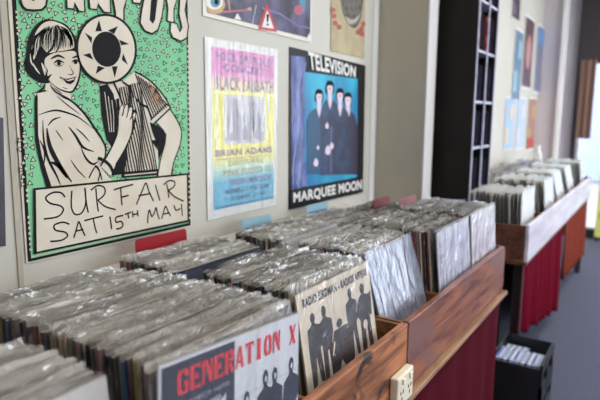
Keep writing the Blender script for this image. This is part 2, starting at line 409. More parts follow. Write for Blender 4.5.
# shirt stripes on the torso
for k in range(15):
    s = k/14; x0 = 112+s*26; x1 = 122+s*35
    y0 = 90-8*s+(10 if k < 4 else 0); y1 = 173-2.5*s
    man.stroke(px([(x0+(x1-x0)*t_+.7*math.sin(t_*9+k), y0+(y1-y0)*t_) for t_ in [i/8 for i in range(9)]]), .0044 if k % 3 else .0055, INK, A+.0004)
for k in range(9):                                     # sleeve stripes
    s = k/8; man.stroke(px([(135+s*20, 74+s*14), (142+s*20, 93+s*7), (152+s*16, 119-s*13)]), .0046, INK, A+.0005)
man.stroke(px([(150, 120), (166, 104)]), .004, INK, A+.0007); man.stroke(px([(153, 124), (169.5, 108.5)]), .005, INK, A+.0007)
outline(man, [(134, 71.5), (146, 78), (157, 88), (166, 100), (170, 108.5)], 1.8)
outline(man, [(134, 96), (140, 104), (147, 108), (151, 121)], 2.4, taper=True)
outline(man, [(122, 82), (130, 88), (133, 98)], 2); outline(man, [(112, 80), (118, 93), (122, 104)], 2.2)
for pl in ([(99, 86), (107, 84), (113, 94), (116, 108), (116, 130), (113, 150), (106, 140), (101, 115)],
           [(149, 122), (158, 126), (166, 134), (163, 149), (158, 160), (157, 145), (152, 133)],
           [(117, 152), (127, 143), (126, 160), (123, 174), (108, 176), (112, 166)],
           [(121, 172), (157.5, 169), (158, 175), (121, 178)], [(150, 140), (157, 150), (157, 140)],
           [(131, 112), (136, 108), (134, 128), (131, 136)]):
    man.poly(px(pl), INK, A+.0008)
man.stroke(px([(124, 175.2), (156, 172.2)]), .003, CREAM, A+.001)
for k in range(3): man.stroke(px([(104+k*3.6, 92+k*4), (107+k*3, 115), (109+k*2, 132)]), .002, CREAM, A+.001)
for x, y, r in ((152, 90, 2.5), (156, 97, 2.8), (148, 84, 1.6), (158, 104, 1.8), (151, 101, 1.5)):
    man.poly(px([(x+r*math.cos(j)*R.uniform(.6, 1.1), y+r*1.5*math.sin(j)*R.uniform(.6, 1.1)) for j in [i*PI/5 for i in range(10)]]), STAIN, A+.0009)
part(man, 'striped_shirt_figure', p1)
# sun head
sun = MB()
def ell(cx, cy, rx, ry, n=48, rot=-.12):
    return [(cx+rx*math.cos(t)*math.cos(rot)-ry*math.sin(t)*math.sin(rot), cy+rx*math.cos(t)*math.sin(rot)+ry*math.sin(t)*math.cos(rot)) for t in [2*PI*i/n for i in range(n)]]
B_ = A+.0032
sun.poly(px(ell(105.2, 49, 30.6, 35.2)), INK, B_); sun.poly(px(ell(105.2, 49, 28.2, 32.8)), CREAM, B_+.0003)
sun.poly(px(ell(105.2, 49.3, 14.3, 17.6)), INK, B_+.0006)
z2 = T(70, 10, 4.448)
for tip, a_, b_ in (((123, 45), (106, 96), (136, 95)), ((208, 72), (162, 92), (190, 108)), ((258, 152), (212, 132), (222, 158)), ((252, 245), (230, 192), (224, 222)),
                    ((193, 303), (180, 252), (206, 250)), ((108, 285), (118, 248), (150, 258)), ((50, 200), (84, 192), (98, 222)), ((58, 100), (90, 150), (92, 122))):
    sun.poly(z2([tip, a_, b_]), INK, B_+.0006)
part(sun, 'sun_head', p1)
# woman
wo = MB(); z3 = T(10, 90, 4)
body = [(36.5, 93), (45, 90.5), (53, 90), (66, 97), (75, 103), (84, 114), (93, 127), (101, 139), (105, 149), (103, 160), (99, 166), (106, 175), (112, 181), (50, 187), (45, 172), (40, 155), (36.5, 135), (37, 112)]
wo.poly(px(body), CREAM, A+.0012)
fore = [(117.5, 118), (121, 108), (123.5, 105), (126, 109), (129, 108), (132, 116), (131.2, 132), (124.3, 148.7), (114.7, 165), (110, 176), (99.6, 166), (106.5, 155.5), (116, 135)]
wo.poly(px(fore), CREAM, A+.0014)
outline(wo, [(99.6, 166), (106.5, 155.5), (116, 135), (117.5, 118)], 1.5, A+.0018)
outline(wo, [(114.7, 165), (124.3, 148.7), (131.2, 132), (132, 116)], 1.5, A+.0018)
for f in ([(117.5, 118), (119, 108), (122, 104.5), (123, 108), (121, 116)], [(122, 116), (124, 106), (127, 104.5), (127, 112), (125.5, 118)], [(126, 117), (129, 107), (131.5, 108), (131, 115), (129, 120)], [(130, 119), (133.5, 112), (135, 114), (132, 124)]):
    wo.poly(px(f), CREAM, A+.0015); outline(wo, f, .8, A+.0019)
# cuff
outline(wo, [(97, 158), (104, 161), (110, 167), (113, 175)], 3.2, A+.002); outline(wo, [(94, 165), (99, 172), (101, 180)], 1.2, A+.002)
outline(wo, [(88, 178), (92, 170), (96, 166), (99, 173), (97, 181)], 1.3, A+.002)
wo.poly(px([(34, 98), (37, 95), (37, 112), (37.5, 135), (41, 155), (46, 172), (51, 187), (46, 187.5), (41.5, 172), (37.5, 155), (34.6, 140), (34, 118)]), INK, A+.0016)
for pts_, w_ in (([(36.5, 93), (45, 90.5), (53, 90)], 1.4), ([(37.5, 115), (50, 111), (60, 111), (77, 117), (93, 129)], 1.6), ([(52, 91), (62, 97), (72, 102), (84, 114), (93, 127), (101, 139), (105, 149), (103, 160), (98, 164)], 2.4),
                 ([(46, 128), (49, 146), (58, 164), (71, 182)], 4.2), ([(42, 120), (43, 140), (47, 158), (56, 176), (60, 186)], 2.2), ([(68, 127), (75, 136), (82, 147), (93, 151.5)], 2.6), ([(75, 128), (82, 134), (89, 142)], 1.2),
                 ([(80, 147), (85, 158), (92, 164), (98, 161)], 2.2), ([(47, 126), (52, 120), (60, 117)], 1.4), ([(70, 160), (77, 170), (85, 178)], 1.2), ([(55, 130), (62, 140)], .9), ([(39, 140), (44, 152), (43, 165)], 1.6), ([(56, 96), (68, 106), (80, 115)], 1), ([(50, 162), (58, 166), (66, 178)], 3.4)):
    outline(wo, pts_, w_, A+.0018, taper=True, sm=4)
part(wo, 'woman_figure', p1)
hd = MB(); z1 = T(10, 10, 4.44)
hd.poly(px([(46, 74), (58, 86), (70, 92), (70, 99), (60, 96), (50, 92), (44, 90)]), CREAM, A+.0022)
hair = [(180, 42), (140, 46), (108, 72), (84, 110), (72, 150), (70, 195), (60, 235), (72, 275), (105, 308), (150, 325), (175, 320), (168, 285), (160, 240), (220, 200), (275, 190), (298, 200), (302, 165), (290, 130), (270, 95), (240, 62)]
hd.poly(z1(smooth_pts(hair, 3, True)), INK, A+.0024)
face = [(150, 250), (152, 215), (190, 192), (240, 185), (275, 182), (294, 195), (302, 225), (307, 262), (302, 300), (290, 335), (272, 362), (245, 362), (205, 345), (172, 318), (158, 290)]
hd.poly(z1(smooth_pts(face, 3, True)), CREAM, A+.0027)
hl = [(185, 50), (145, 58), (115, 90), (98, 135), (88, 190), (86, 225), (105, 215), (130, 160), (160, 190), (205, 185), (262, 175), (280, 160), (268, 110), (238, 72)]
hd.poly(z1(smooth_pts(hl, 3, True)), CREAM, A+.0029)
def fs(pts_, w_, taper=True, d=A+.0032, m=INK):
    hd.stroke(z1(smooth_pts(pts_, 4)), w_*.00064, m, d, taper)
for k in range(26):                                      # strands swept back from the parting
    a = k/25; x0 = 215-60*a+R.uniform(-6, 6); y0 = 62+10*a
    x2 = 262-175*a; y2 = 178+42*a*a
    fs([(x0, y0+R.uniform(0, 14)), ((x0+x2)/2+16-40*a, (y0+y2)/2-18+R.uniform(-6, 6)), (x2, y2-R.uniform(0, 14))], R.choice((2.5, 3.5, 5, 7)))
for k in range(10):
    fs([(232+R.uniform(-12, 12), 78+R.uniform(-4, 10)), (262, 110+k*3), (276-k*2, 150+R.uniform(0, 22))], R.choice((3, 4, 6)))
for pts_, w_ in (([(190, 130), (182, 170), (150, 200)], 8), ([(215, 120), (212, 165), (195, 190)], 6), ([(100, 170), (84, 215), (95, 265), (130, 300)], 26), ([(240, 100), (262, 130), (270, 160)], 6)): fs(pts_, w_)
for pts_, w_ in (([(95, 235), (110, 262), (128, 285)], 6), ([(84, 195), (88, 230), (98, 250)], 5), ([(135, 235), (145, 262), (150, 290)], 9)): fs(pts_, w_, m=CREAM, d=A+.0034)
for pts_, w_ in (([(175, 218), (208, 203), (238, 216)], 9), ([(270, 214), (288, 207), (302, 210)], 7), ([(188, 238), (210, 224), (236, 236)], 7), ([(190, 242), (212, 250), (232, 242)], 3), ([(268, 232), (285, 222), (303, 230)], 6),
                 ([(258, 245), (270, 268), (275, 282), (262, 288), (250, 284)], 4), ([(222, 300), (240, 308), (262, 306), (292, 296)], 6), ([(216, 296), (224, 306)], 5), ([(228, 344), (250, 350)], 3),
                 ([(296, 200), (302, 225), (307, 262), (302, 300), (290, 335), (272, 362), (245, 363), (205, 346), (172, 319)], 8), ([(150, 250), (160, 268), (158, 290), (172, 316)], 5), ([(180, 285), (165, 300), (150, 320)], 8),
                 ([(150, 330), (140, 350), (115, 365)], 7), ([(172, 330), (200, 365), (262, 395)], 6), ([(190, 345), (225, 372)], 4)): fs(pts_, w_)
hd.poly(z1([(228, 304), (248, 310), (285, 299), (280, 318), (264, 330), (246, 326)]), INK, A+.0034); hd.poly(z1([(236, 307), (250, 311), (280, 302), (276, 310), (252, 316)]), CREAM, A+.0036)
for cx, cy in ((212, 237), (286, 231)): hd.poly(z1([(cx+9*math.cos(i*PI/6), cy+10*math.sin(i*PI/6)) for i in range(12)]), INK, A+.0034)
part(hd, 'woman_head', p1)
# bubble lettering along the top edge
le = MB()
def letter(pts, holes=()):
    le = MB()
    P = smooth_pts(pts, 1, True); le.poly(px(P), CREAM, A+.0022)
    outline(le, P, 1.7, A+.0026, closed=True, sm=1)
    for h in holes: le.poly(px(h), INK, A+.0028)
    part(le, 'bubble_letter', p1)
letter([(19, -6), (20, 2), (22, 7), (26, 10), (34, 10.6), (41, 10), (45, 6), (46, 0), (46, -6)], [[(30, -3), (31, 1), (33.5, 1), (34, -3)]])
letter([(65, -6), (66, 8.5), (73, 9.3), (73.3, 3), (78, 11.5), (84, 12), (83, -6)])
letter([(87, -6), (89, 9), (96, 10), (97, 4), (103, 12.5), (110, 13), (108.5, -6)])
letter([(111, -6), (114, 11), (115.5, 27), (123, 28), (123, 9), (127, -6)])
letter([(131, -6), (132, 3), (139, 4), (143, -6)])
letter([(144, -6), (141, 8), (139, 23), (144, 31), (151, 34), (157, 30), (161, 17), (164, -6)], [[(150.5, -5), (148.6, 20), (151.8, 24), (154, 20), (157, -5)]])
letter([(164, -6), (167, 8), (166, 21), (173, 23), (173, 9), (178, -6)])
letter([(179, -6), (178, 14), (181, 28), (179, 32), (176, 24), (170, 22), (169, 31), (172, 38), (180, 41.5), (186, 38), (187.5, 26), (184, 10), (187, -6)])

# date panel and handwriting
bx = MB()
bx.poly(px([(33, 254), (187.8, 221.8), (187, 173), (32.5, 188)]), INK, A+.003)
bx.poly(px([(35.6, 251.5), (186.3, 219.8), (185.5, 175), (34.6, 190)]), CREAM, A+.0034)
part(bx, 'date_panel', p1)
hw = MB(); z6 = T(15, 165, 4); z7 = T(100, 160, 4.44)
def pen(fn, pts, w=.0042):
    hw.stroke(fn(smooth_pts(pts, 5)), w, INK, A+.0038)
for s in ([(195, 128), (178, 110), (145, 110), (118, 130), (135, 152), (175, 162), (188, 180), (165, 206), (110, 215)], [(222, 102), (220, 165), (235, 196), (262, 190), (278, 150), (274, 90)], [(274, 90), (280, 150), (288, 190)],
          [(318, 92), (322, 140), (328, 186)], [(298, 100), (325, 82), (352, 90), (352, 118), (326, 140)], [(326, 140), (355, 165), (398, 178)],
          [(212, 236), (185, 228), (152, 240), (158, 260), (195, 268), (204, 284), (180, 300), (135, 305)], [(230, 290), (242, 250), (250, 226), (262, 255), (275, 282)], [(236, 264), (268, 256)], [(272, 222), (310, 212), (348, 203)], [(308, 214), (314, 245), (322, 272)]):
    pen(z6, s)
for s in ([(86, 122), (88, 160), (92, 200)], [(55, 132), (95, 120), (142, 108)], [(88, 165), (122, 156)], [(155, 198), (180, 140), (198, 102), (212, 140), (232, 182)], [(165, 158), (220, 148)], [(240, 110), (250, 145), (260, 180)],
          [(290, 105), (296, 135), (300, 168)], [(276, 110), (300, 92), (325, 96), (322, 118), (297, 134)], [(297, 134), (325, 162), (366, 182)],
          [(38, 250), (46, 306)], [(98, 245), (66, 254), (66, 275), (88, 272), (96, 288), (85, 302), (66, 305)], [(104, 241), (132, 231)], [(118, 237), (122, 259)], [(138, 226), (141, 255)], [(160, 222), (163, 250)], [(140, 242), (162, 237)],
          [(206, 280), (208, 240), (214, 222), (224, 250), (236, 232), (243, 210), (250, 240), (258, 262)], [(268, 262), (278, 225), (286, 205), (298, 230), (308, 248)], [(274, 240), (300, 234)], [(322, 200), (332, 222), (352, 214)], [(356, 195), (358, 220), (360, 248)]):
    pen(z7, s, .0046)
part(hw, 'handwriting', p1)

# --- pink, yellow and blue concert poster ----------------------------------
def gradient(name, stops, z0, z1, rough=.35, streak=.0, coat=0):
    m = bpy.data.materials.new(name); m.use_nodes = True; nt = m.node_tree; p = nt.nodes['Principled BSDF']; p.inputs['Roughness'].default_value = rough; p.inputs['Coat Weight'].default_value = coat
    tc = nt.nodes.new('ShaderNodeTexCoord'); sx = nt.nodes.new('ShaderNodeSeparateXYZ'); mr = nt.nodes.new('ShaderNodeMapRange')
    mr.inputs[1].default_value = z0; mr.inputs[2].default_value = z1
    nt.links.new(tc.outputs['Object'], sx.inputs[0]); nt.links.new(sx.outputs[2], mr.inputs[0])
    r = nt.nodes.new('ShaderNodeValToRGB')
    while len(r.color_ramp.elements) < len(stops): r.color_ramp.elements.new(.5)
    for e, (t_, c) in zip(r.color_ramp.elements, stops): e.position = t_; e.color = (*c, 1)
    nt.links.new(mr.outputs[0], r.inputs[0]); nt.links.new(r.outputs[0], p.inputs['Base Color'])
    if streak:
        mp = nt.nodes.new('ShaderNodeMapping'); mp.inputs['Scale'].default_value = (1, 1, .12); n = nt.nodes.new('ShaderNodeTexNoise'); n.inputs['Scale'].default_value = 30; n.inputs['Detail'].default_value = 3; n.inputs['Distortion'].default_value = .8
        bp = nt.nodes.new('ShaderNodeBump'); bp.inputs['Strength'].default_value = streak; bp.inputs['Distance'].default_value = .012
        nt.links.new(tc.outputs['Object'], mp.inputs[0]); nt.links.new(mp.outputs[0], n.inputs['Vector']); nt.links.new(n.outputs['Fac'], bp.inputs['Height']); nt.links.new(bp.outputs[0], p.inputs['Normal'])
    return m
c2 = px([(208, 220.5), (276.5, 205), (277.8, 49.5), (204.6, 36.5)])
p2 = poster('concert_poster', 'narrow concert poster fading from pink through yellow to blue, white border', c2, D0, PAPER)
a0, a1 = c2[0][0], c2[1][0]; zb, zt = c2[0][1], c2[3][1]; PW = a1-a0; PH = zt-zb
def pr(u, v): return (a0+u*PW, zb+v*PH)
def prq(u0, v0, u1, v1): return [pr(u0, v0), pr(u1, v0), pr(u1, v1), pr(u0, v1)]
Y_ = hexc(226, 218, 110); PK = hexc(208, 118, 178); BL = hexc(92, 172, 202)
gmat = gradient('rainbow_print', [(0, BL), (.17, BL), (.26, hexc(190, 215, 190)), (.32, Y_), (.74, Y_), (.80, hexc(240, 190, 170)), (.85, PK), (1, PK)], zb+.05*PH, zb+.95*PH, .45, .5)
g2 = MB(); g2.poly(prq(.07, .05, .95, .955), gmat, D0+.0012)
part(g2, 'colour_print', p2)
Lt = MB(); G1 = mat('grey_violet_ink', hexc(110, 88, 130), .5); G2 = mat('blue_black_ink', hexc(52, 70, 110), .5); G3 = mat('washed_grey_print', hexc(176, 172, 182), .5, noise=30, col2=hexc(205, 203, 205), stretch=(1, 1, .15)); OR = mat('olive_ink', hexc(150, 140, 90), .5)
D1 = D0+.0018
Lt = MB(); add_text(Lt, 'ROCK ON ROCK', prq(.12, .885, .9, .935), G1, D1, .02); part(Lt, 'lettering', p2, tri=False)
Lt = MB(); add_text(Lt, 'CONCERT', prq(.22, .83, .8, .875), G1, D1, .02); part(Lt, 'lettering', p2, tri=False)
Lt = MB(); add_text(Lt, 'BLACK SABBATH', prq(.1, .725, .94, .80), mat('grey_olive_ink', hexc(120, 108, 110), .5), D1, .03); part(Lt, 'lettering', p2, tri=False)
Lt = MB(); add_text(Lt, 'BRIAN ADAMS', prq(.1, .352, .92, .392), G1, D1, .03); part(Lt, 'lettering', p2, tri=False)
Lt = MB(); add_text(Lt, 'DEEP PURPLE', prq(.26, .295, .78, .325), OR, D1, .02); part(Lt, 'lettering', p2, tri=False)
Lt = MB(); add_text(Lt, 'PINK FLOYD TO', prq(.2, .235, .93, .272), OR, D1, .02); part(Lt, 'lettering', p2, tri=False)
Lt = MB(); add_text(Lt, 'IRON MAIDEN', prq(.3, .178, .9, .214), G1, D1, .02); part(Lt, 'lettering', p2, tri=False)
Lt = MB(); add_text(Lt, 'WEMBLEY STADIUM', prq(.22, .128, .85, .158), G2, D1, .02); part(Lt, 'lettering', p2, tri=False)
Lt = MB(); add_text(Lt, 'DECEMBER 12 1988', prq(.26, .088, .8, .112), G2, D1, .01); part(Lt, 'lettering', p2, tri=False)
Lt = MB(); Lt.poly(prq(.1, .058, .93, .064), G2, D1); Lt.poly(prq(.12, .334, .9, .338), G1, D1)
part(Lt, 'rule_lines', p2, tri=False)
g3 = MB(); g3.poly(prq(.22, .42, .8, .70), G3, D0+.0015)
G4 = mat('grey_figure_print', hexc(150, 146, 158), .5)
for u in (.36, .62): g3.poly([pr(u+x*.13, .44+y*.25) for x, y in ((-1, 0), (1, 0), (.9, .55), (.35, .68), (.42, .85), (0, 1), (-.42, .85), (-.35, .68), (-.9, .55))], G4, D0+.0017)
for k in range(5): u = .1+.17*k+.01; g3.poly(prq(u, .40, u+.012, .83), PAPER, D0+.0021)  # glare on the plastic wrap, painted as thin white strips
for k in range(9): u = R.uniform(.1, .9); v = R.uniform(.42, .6); g3.poly([pr(u, v), pr(u+.035, v+.01), pr(u+.02, v+R.uniform(.15, .3))], PAPER, D0+.0021)  # more of the painted glare, as white slivers
g3.poly(prq(.07, .708, .95, .714), Y_ and mat('yellow_rule', hexc(250, 245, 170), .5), D0+.0021)
part(g3, 'photo_and_glare', p2)
FILM_P = film('poster_plastic', .06, .2, .6, col=hexc(238, 236, 240), bscale=16)
nt = FILM_P.node_tree; nt.nodes['Mapping'].inputs['Scale'].default_value = (1, 2.2, .25); nt.nodes['Mapping'].inputs['Rotation'].default_value = (.08, 0, 0)
g3 = MB(); g3.poly(prq(.0, .0, 1, 1), FILM_P, D0+.0035); part(g3, 'plastic_cover', p2)

# --- black band poster ------------------------------------------------------
c3 = px([(289, 210), (363, 191.5), (365.6, 65.5), (289.8, 46.5)])
M_blk = mat('glossy_black_paper', hexc(18, 19, 24), .35, spec=.3)
p3 = poster('band_poster', 'black bordered poster of four dark figures on a bright blue background', c3, D0, M_blk)
f3 = MB(); sky = mat('blue_print', hexc(16, 108, 160), .35, noise=4, col2=hexc(40, 168, 196), stretch=(1, 1, .5))
z8 = T(285, 60, 5.718); z9 = T(285, 125, 5.718)
f3.poly([*z8([(112, 68), (415, 108)]), *z9([(412, 298), (112, 355)])], sky, D0+.0012)
part(f3, 'blue_background', p3)
f3 = MB(); lil = mat('crumpled_lilac_sheen', hexc(52, 66, 112), .3, noise=14, col2=hexc(122, 132, 190), bump=(16, .8, .02), stretch=(1, 2.2, .6), lo=.35, hi=.7)  # lilac sheen on the crumpled plastic, painted as a strip
f3.poly([*z8([(32, -25), (112, -18), (120, 20), (112, 75)]), *z9([(110, 180), (128, 345), (40, 375)])], lil, D0+.0016)
part(f3, 'creased_lilac_sheen', p3)
suit = mat('navy_print', hexc(26, 34, 62), .4, noise=18, col2=hexc(38, 60, 96)); skin = mat('pale_blue_skin_print', hexc(206, 190, 205), .4); suit2 = mat('dark_teal_print', hexc(24, 70, 104), .4); suit3 = mat('plum_print', hexc(44, 38, 64), .4)
f3 = MB()
def Z(pts): return [uv(285+x/5.718, 60+y/5.718) for x, y in pts]     # lower half continues below y = 400
def person_print(cx, hy, sh, m, k, jac=0):
    d = D0+.002+k*.0004
    f3.poly(Z(smooth_pts([(cx-sh, 660-abs(cx-250)*.1), (cx-sh*1.02, hy+170), (cx-sh*.75, hy+118), (cx-20, hy+92), (cx+20, hy+92), (cx+sh*.78, hy+122), (cx+sh*1.02, hy+180), (cx+sh, 655)], 1)), m, d)
    f3.poly(Z([(cx-9, hy+60), (cx+9, hy+60), (cx+13, hy+100), (cx, hy+150), (cx-12, hy+100)]), skin, d+.0001)
    f3.poly(Z(smooth_pts([(cx-21-k*1.5, hy+46), (cx-22, hy+12), (cx-14, hy-10), (cx+2, hy-16), (cx+17, hy-8), (cx+23, hy+14), (cx+20+k, hy+50), (cx+12, hy+62), (cx-13, hy+60)], 3, True)), INK, d+.0002)
    f3.poly(Z(smooth_pts([(cx-16, hy+38), (cx-14, hy+14), (cx+14, hy+14), (cx+16, hy+40), (cx+8, hy+70), (cx-8, hy+70)], 3, True)), skin, d+.0003)
    f3.poly(Z([(cx-9, hy+29), (cx+9, hy+29), (cx+9, hy+32), (cx-9, hy+32)]), INK, d+.0004)
person_print(358, 200, 54, suit3, 0); person_print(312, 176, 58, suit, 1); person_print(192, 182, 66, suit2, 2); person_print(254, 134, 54, suit, 3)
for x, y, s in ((235, 375, 13), (240, 515, 20), (262, 490, 14), (172, 585, 17), (184, 500, 9)):
    f3.poly(Z(smooth_pts([(x-s*.7, y), (x, y-s*1.4), (x+s*.8, y-s*.3), (x+s*.5, y+s*1.3), (x-s*.5, y+s*1.1)], 3, True)), skin, D0+.0042)
f3.poly(Z([(258, 380), (264, 380), (262, 650), (256, 652)]), mat('lilac_line', hexc(96, 96, 140), .4), D0+.004)
part(f3, 'band_print', p3)
f3 = MB()
f3.poly([*z9([(28, 372), (442, 298)]), *z9([(445, 400), (445, 388)])][:2]+z9([(442, 385), (22, 480)]), M_blk, D0+.0045)
part(f3, 'foot_band', p3); f3 = MB()
add_text(f3, 'TELEVISION', [*px([(309, 69.5), (354.5, 77.5), (355, 66.5), (307, 51)])], PAPER, D0+.005, .035)
part(f3, 'lettering', p3, tri=False); f3 = MB()
add_text(f3, 'MARQUEE MOON', [*px([(292.5, 204.5), (361, 190.8), (361, 179.4), (292.5, 192.5)])], PAPER, D0+.005, .035)
part(f3, 'lettering', p3, tri=False)

# --- upper posters ---------------------------------------------------------
c4 = px([(203, 15.5), (311.5, 43), (312, -40), (203, -46)])
p4 = poster('travel_poster', 'dark poster with red warning triangles along its foot, above the pink poster', c4, D0, mat('aged_white_card', hexc(216, 208, 196), .5))
f4 = MB(); f4.poly(px([(207, 12.5), (310, 38.5), (311, -40), (207, -42)]), mat('night_print', hexc(44, 40, 58), .35, noise=10, col2=hexc(88, 84, 116), bump=(12, .6)), D0+.0012)
part(f4, 'dark_print', p4)
f4 = MB(); YE = mat('ochre_print', hexc(186, 150, 96), .4); RE = mat('warning_red', hexc(176, 46, 52), .4); PI_ = mat('pink_print', hexc(168, 84, 108), .4); CY = mat('cyan_print', hexc(74, 130, 152), .4)
f4.poly(px([(207.3, -4), (207.3, 12), (214, 14), (221, 13), (225, 6), (223, -4)]), YE, D0+.0016); f4.poly(px(ell(214, 2, 8.5, 7.5, 24, 0)), PAPER, D0+.0019); f4.poly(px(ell(215, 2, 5, 5.5, 20, 0)), CY, D0+.0022); f4.poly(px(ell(216, 2, 2.2, 2.6, 14, 0)), INK, D0+.0025)
f4.stroke(px([(222, 12), (236, 11), (250, 10)]), .006, PI_, D0+.0016); f4.stroke(px([(228, 0), (229.5, 10)]), .006, YE, D0+.0018); f4.poly(px([(246, 9), (250, 7), (252, 11)]), YE, D0+.002)
f4.poly(px([(237, 13), (241, 20), (234, 19)]), PAPER, D0+.002); f4.stroke(px([(256, 5), (252, 25)]), .003, mat('pale_line', hexc(180, 180, 200), .4), D0+.0016)
f4.poly(px([(266.5, 3), (277, 32), (257.5, 29)]), RE, D0+.002); f4.poly(px([(266.8, 10), (273.5, 28.8), (261.5, 27)]), PAPER, D0+.0023); f4.poly(px([(266, 14), (268.5, 14.5), (267.8, 22), (266.4, 22)]), INK, D0+.0026); f4.poly(px([(266.2, 23.5), (268.2, 24), (268, 26), (266.2, 25.6)]), INK, D0+.0026)
f4.poly(px([(309, 33), (311, 40.5), (306.5, 39)]), PAPER, D0+.002); f4.poly(px(ell(298, 10, 4.5, 5, 16, 0)), PI_, D0+.0022); f4.poly(px([(299, -6), (306, -6), (304, 12), (299, 16)]), CY, D0+.0019)
f4.stroke(px([(262, 8), (280, 14), (298, 26), (309, 28)]), .007, mat('violet_streak', hexc(110, 100, 150), .4), D0+.0017)
part(f4, 'warning_triangle_print', p4)
c5 = px([(331, 51), (364.5, 58.5), (366, -30), (332, -30)])
TAN = mat('tan_paper', hexc(172, 158, 126), .6, noise=12, col2=hexc(160, 146, 114))
p5 = poster('tan_poster', 'tan poster with a dark sketched figure and red flowers, above the blue poster', c5, D0, TAN)
f5 = MB(); DK = mat('charcoal_print', hexc(70, 64, 60), .5, noise=40, col2=hexc(104, 98, 92)); RO = mat('rose_print', hexc(160, 82, 74), .5)
f5.poly(px(smooth_pts([(341, -10), (342, 8), (346, 20), (353, 28), (359, 24), (362, 10), (362, -10)], 3, True)), DK, D0+.0014)
f5.poly(px(smooth_pts([(345, 16), (352, 20), (360, 14), (356, 22), (349, 24)], 3, True)), mat('pale_sketch', hexc(160, 152, 140), .5), D0+.0018)
for x, y in ((335, 23), (339, 27), (334, 16), (333, 10), (358, 32), (361, 29), (362, 34), (363, 24)):
    f5.poly(px([(x+(2.2+.7*(j % 2))*math.cos(j*PI/4), y+(2.4+.7*(j % 2))*math.sin(j*PI/4)) for j in range(8)]), RO, D0+.002)
part(f5, 'figure_and_flowers', p5)
c6 = px([(-40, 252), (6, 246), (3.5, 118), (-44, 108)])
p6 = poster('dark_poster', 'dark violet poster cut off by the left edge of the view', c6, D0, mat('dark_violet_print', hexc(58, 48, 62), .5, noise=14, col2=hexc(44, 38, 48)))

# --- posters on the far wall -------------------------------------------------
far = [((511, 24, 519.5, 100), (96, 122, 146), (140, 176, 190), 'teal landscape poster on the far wall, left of the portrait'), ((521, 10, 530.5, 88), (86, 60, 70), (176, 128, 128), 'rose portrait poster with dark surround on the far wall'),
       ((533, 19, 541.5, 93), (112, 114, 138), (96, 136, 186), 'grey poster with a blue top on the far wall, rightmost of the upper row'), ((511.5, -20, 520, 17), (80, 66, 84), (130, 110, 130), 'plum poster cut off by the top of the view, on the far wall'),
       ((503, 96, 512, 151), (150, 178, 212), (206, 186, 140), 'pale blue and yellow poster on the far wall, leftmost of the lower row'), ((514.5, 96, 523, 150), (172, 188, 214), (196, 200, 216), 'pale blue poster on the far wall, second in the lower row'),
       ((525.5, 96, 533.5, 151), (160, 120, 104), (180, 150, 110), 'brown and ochre poster on the far wall, third in the lower row'), ((535, 104, 540.5, 150), (220, 150, 165), (228, 176, 180), 'pink poster on the far wall, last in the lower row')]
for i, ((x0, y0, x1, y1), ca, cb, lab) in enumerate(far):
    q = [uv(x0, y1), uv(x1, y1+(x1-x0)*-.2), uv(x1+.3, y0+(x1-x0)*.6), uv(x0+.3, y0)]
    q[1] = (q[1][0], q[0][1]); q[2] = (q[1][0], q[3][1]); q[3] = (q[0][0], q[3][1])
    t = poster('wall_poster', lab, q, D0, PAPER)
    yy0, zz0 = q[0]; w_ = q[1][0]-yy0; h_ = q[3][1]-zz0
    f = MB(); f.poly(rect(yy0+w_*.04, zz0+h_*.03, w_*.92, h_*.94), mat('far_print', hexc(*ca), .4), D0+.002)
    if i == 1:
        f.poly([(yy0+w_*(.5+.28*math.cos(j*PI/8)), zz0+h_*(.52+.24*math.sin(j*PI/8))) for j in range(16)], mat('far_face', hexc(*cb), .4), D0+.004)
    elif i == 2: f.poly(rect(yy0+w_*.06, zz0+h_*.72, w_*.88, h_*.22), mat('far_patch', hexc(*cb), .4), D0+.004)
    else:
        f.poly(rect(yy0+w_*.1, zz0+h_*.12, w_*.35, h_*.3), mat('far_patch', hexc(*cb), .4), D0+.004); f.poly(rect(yy0+w_*.45, zz0+h_*.6, w_*.4, h_*.25), mat('far_patch', hexc(*cb), .4), D0+.004)
        if i == 6: f.poly(rect(yy0+w_*.1, zz0+h_*.04, w_*.8, h_*.2), mat('far_red', hexc(180, 60, 60), .4), D0+.006)
    part(f, 'print', t)

# ------------------------------------------------------------------ records
S = .315
def jacket_mat():
    m = bpy.data.materials.new('jacket_board'); m.use_nodes = True; nt = m.node_tree; p = nt.nodes['Principled BSDF']; p.inputs['Roughness'].default_value = .5
    oi = nt.nodes.new('ShaderNodeObjectInfo'); r = nt.nodes.new('ShaderNodeValToRGB'); r.color_ramp.interpolation = 'CONSTANT'
    cols = [(30, 28, 30), (70, 66, 68), (122, 104, 86), (30, 36, 52), (120, 44, 50), (150, 142, 128), (52, 84, 66), (22, 20, 22), (172, 160, 142), (96, 90, 96), (78, 54, 88), (60, 96, 130), (34, 32, 34), (150, 108, 116)]
    while len(r.color_ramp.elements) < len(cols): r.color_ramp.elements.new(.5)
    for i, (e, c) in enumerate(zip(r.color_ramp.elements, cols)): e.position = i/len(cols); e.color = (*hexc(*c), 1)
    nt.links.new(oi.outputs['Random'], r.inputs[0]); nt.links.new(r.outputs[0], p.inputs['Base Color'])
    return m
M_jack = jacket_mat(); M_edge = mat('board_edge', hexc(206, 200, 190), .7)
nt = M_edge.node_tree; oi_ = nt.nodes.new('ShaderNodeObjectInfo'); rr_ = nt.nodes.new('ShaderNodeValToRGB')
rr_.color_ramp.elements[0].color = (*hexc(84, 78, 72), 1); rr_.color_ramp.elements[1].color = (*hexc(200, 194, 184), 1)
nt.links.new(oi_.outputs['Random'], rr_.inputs[0]); nt.links.new(rr_.outputs[0], nt.nodes['Principled BSDF'].inputs['Base Color'])
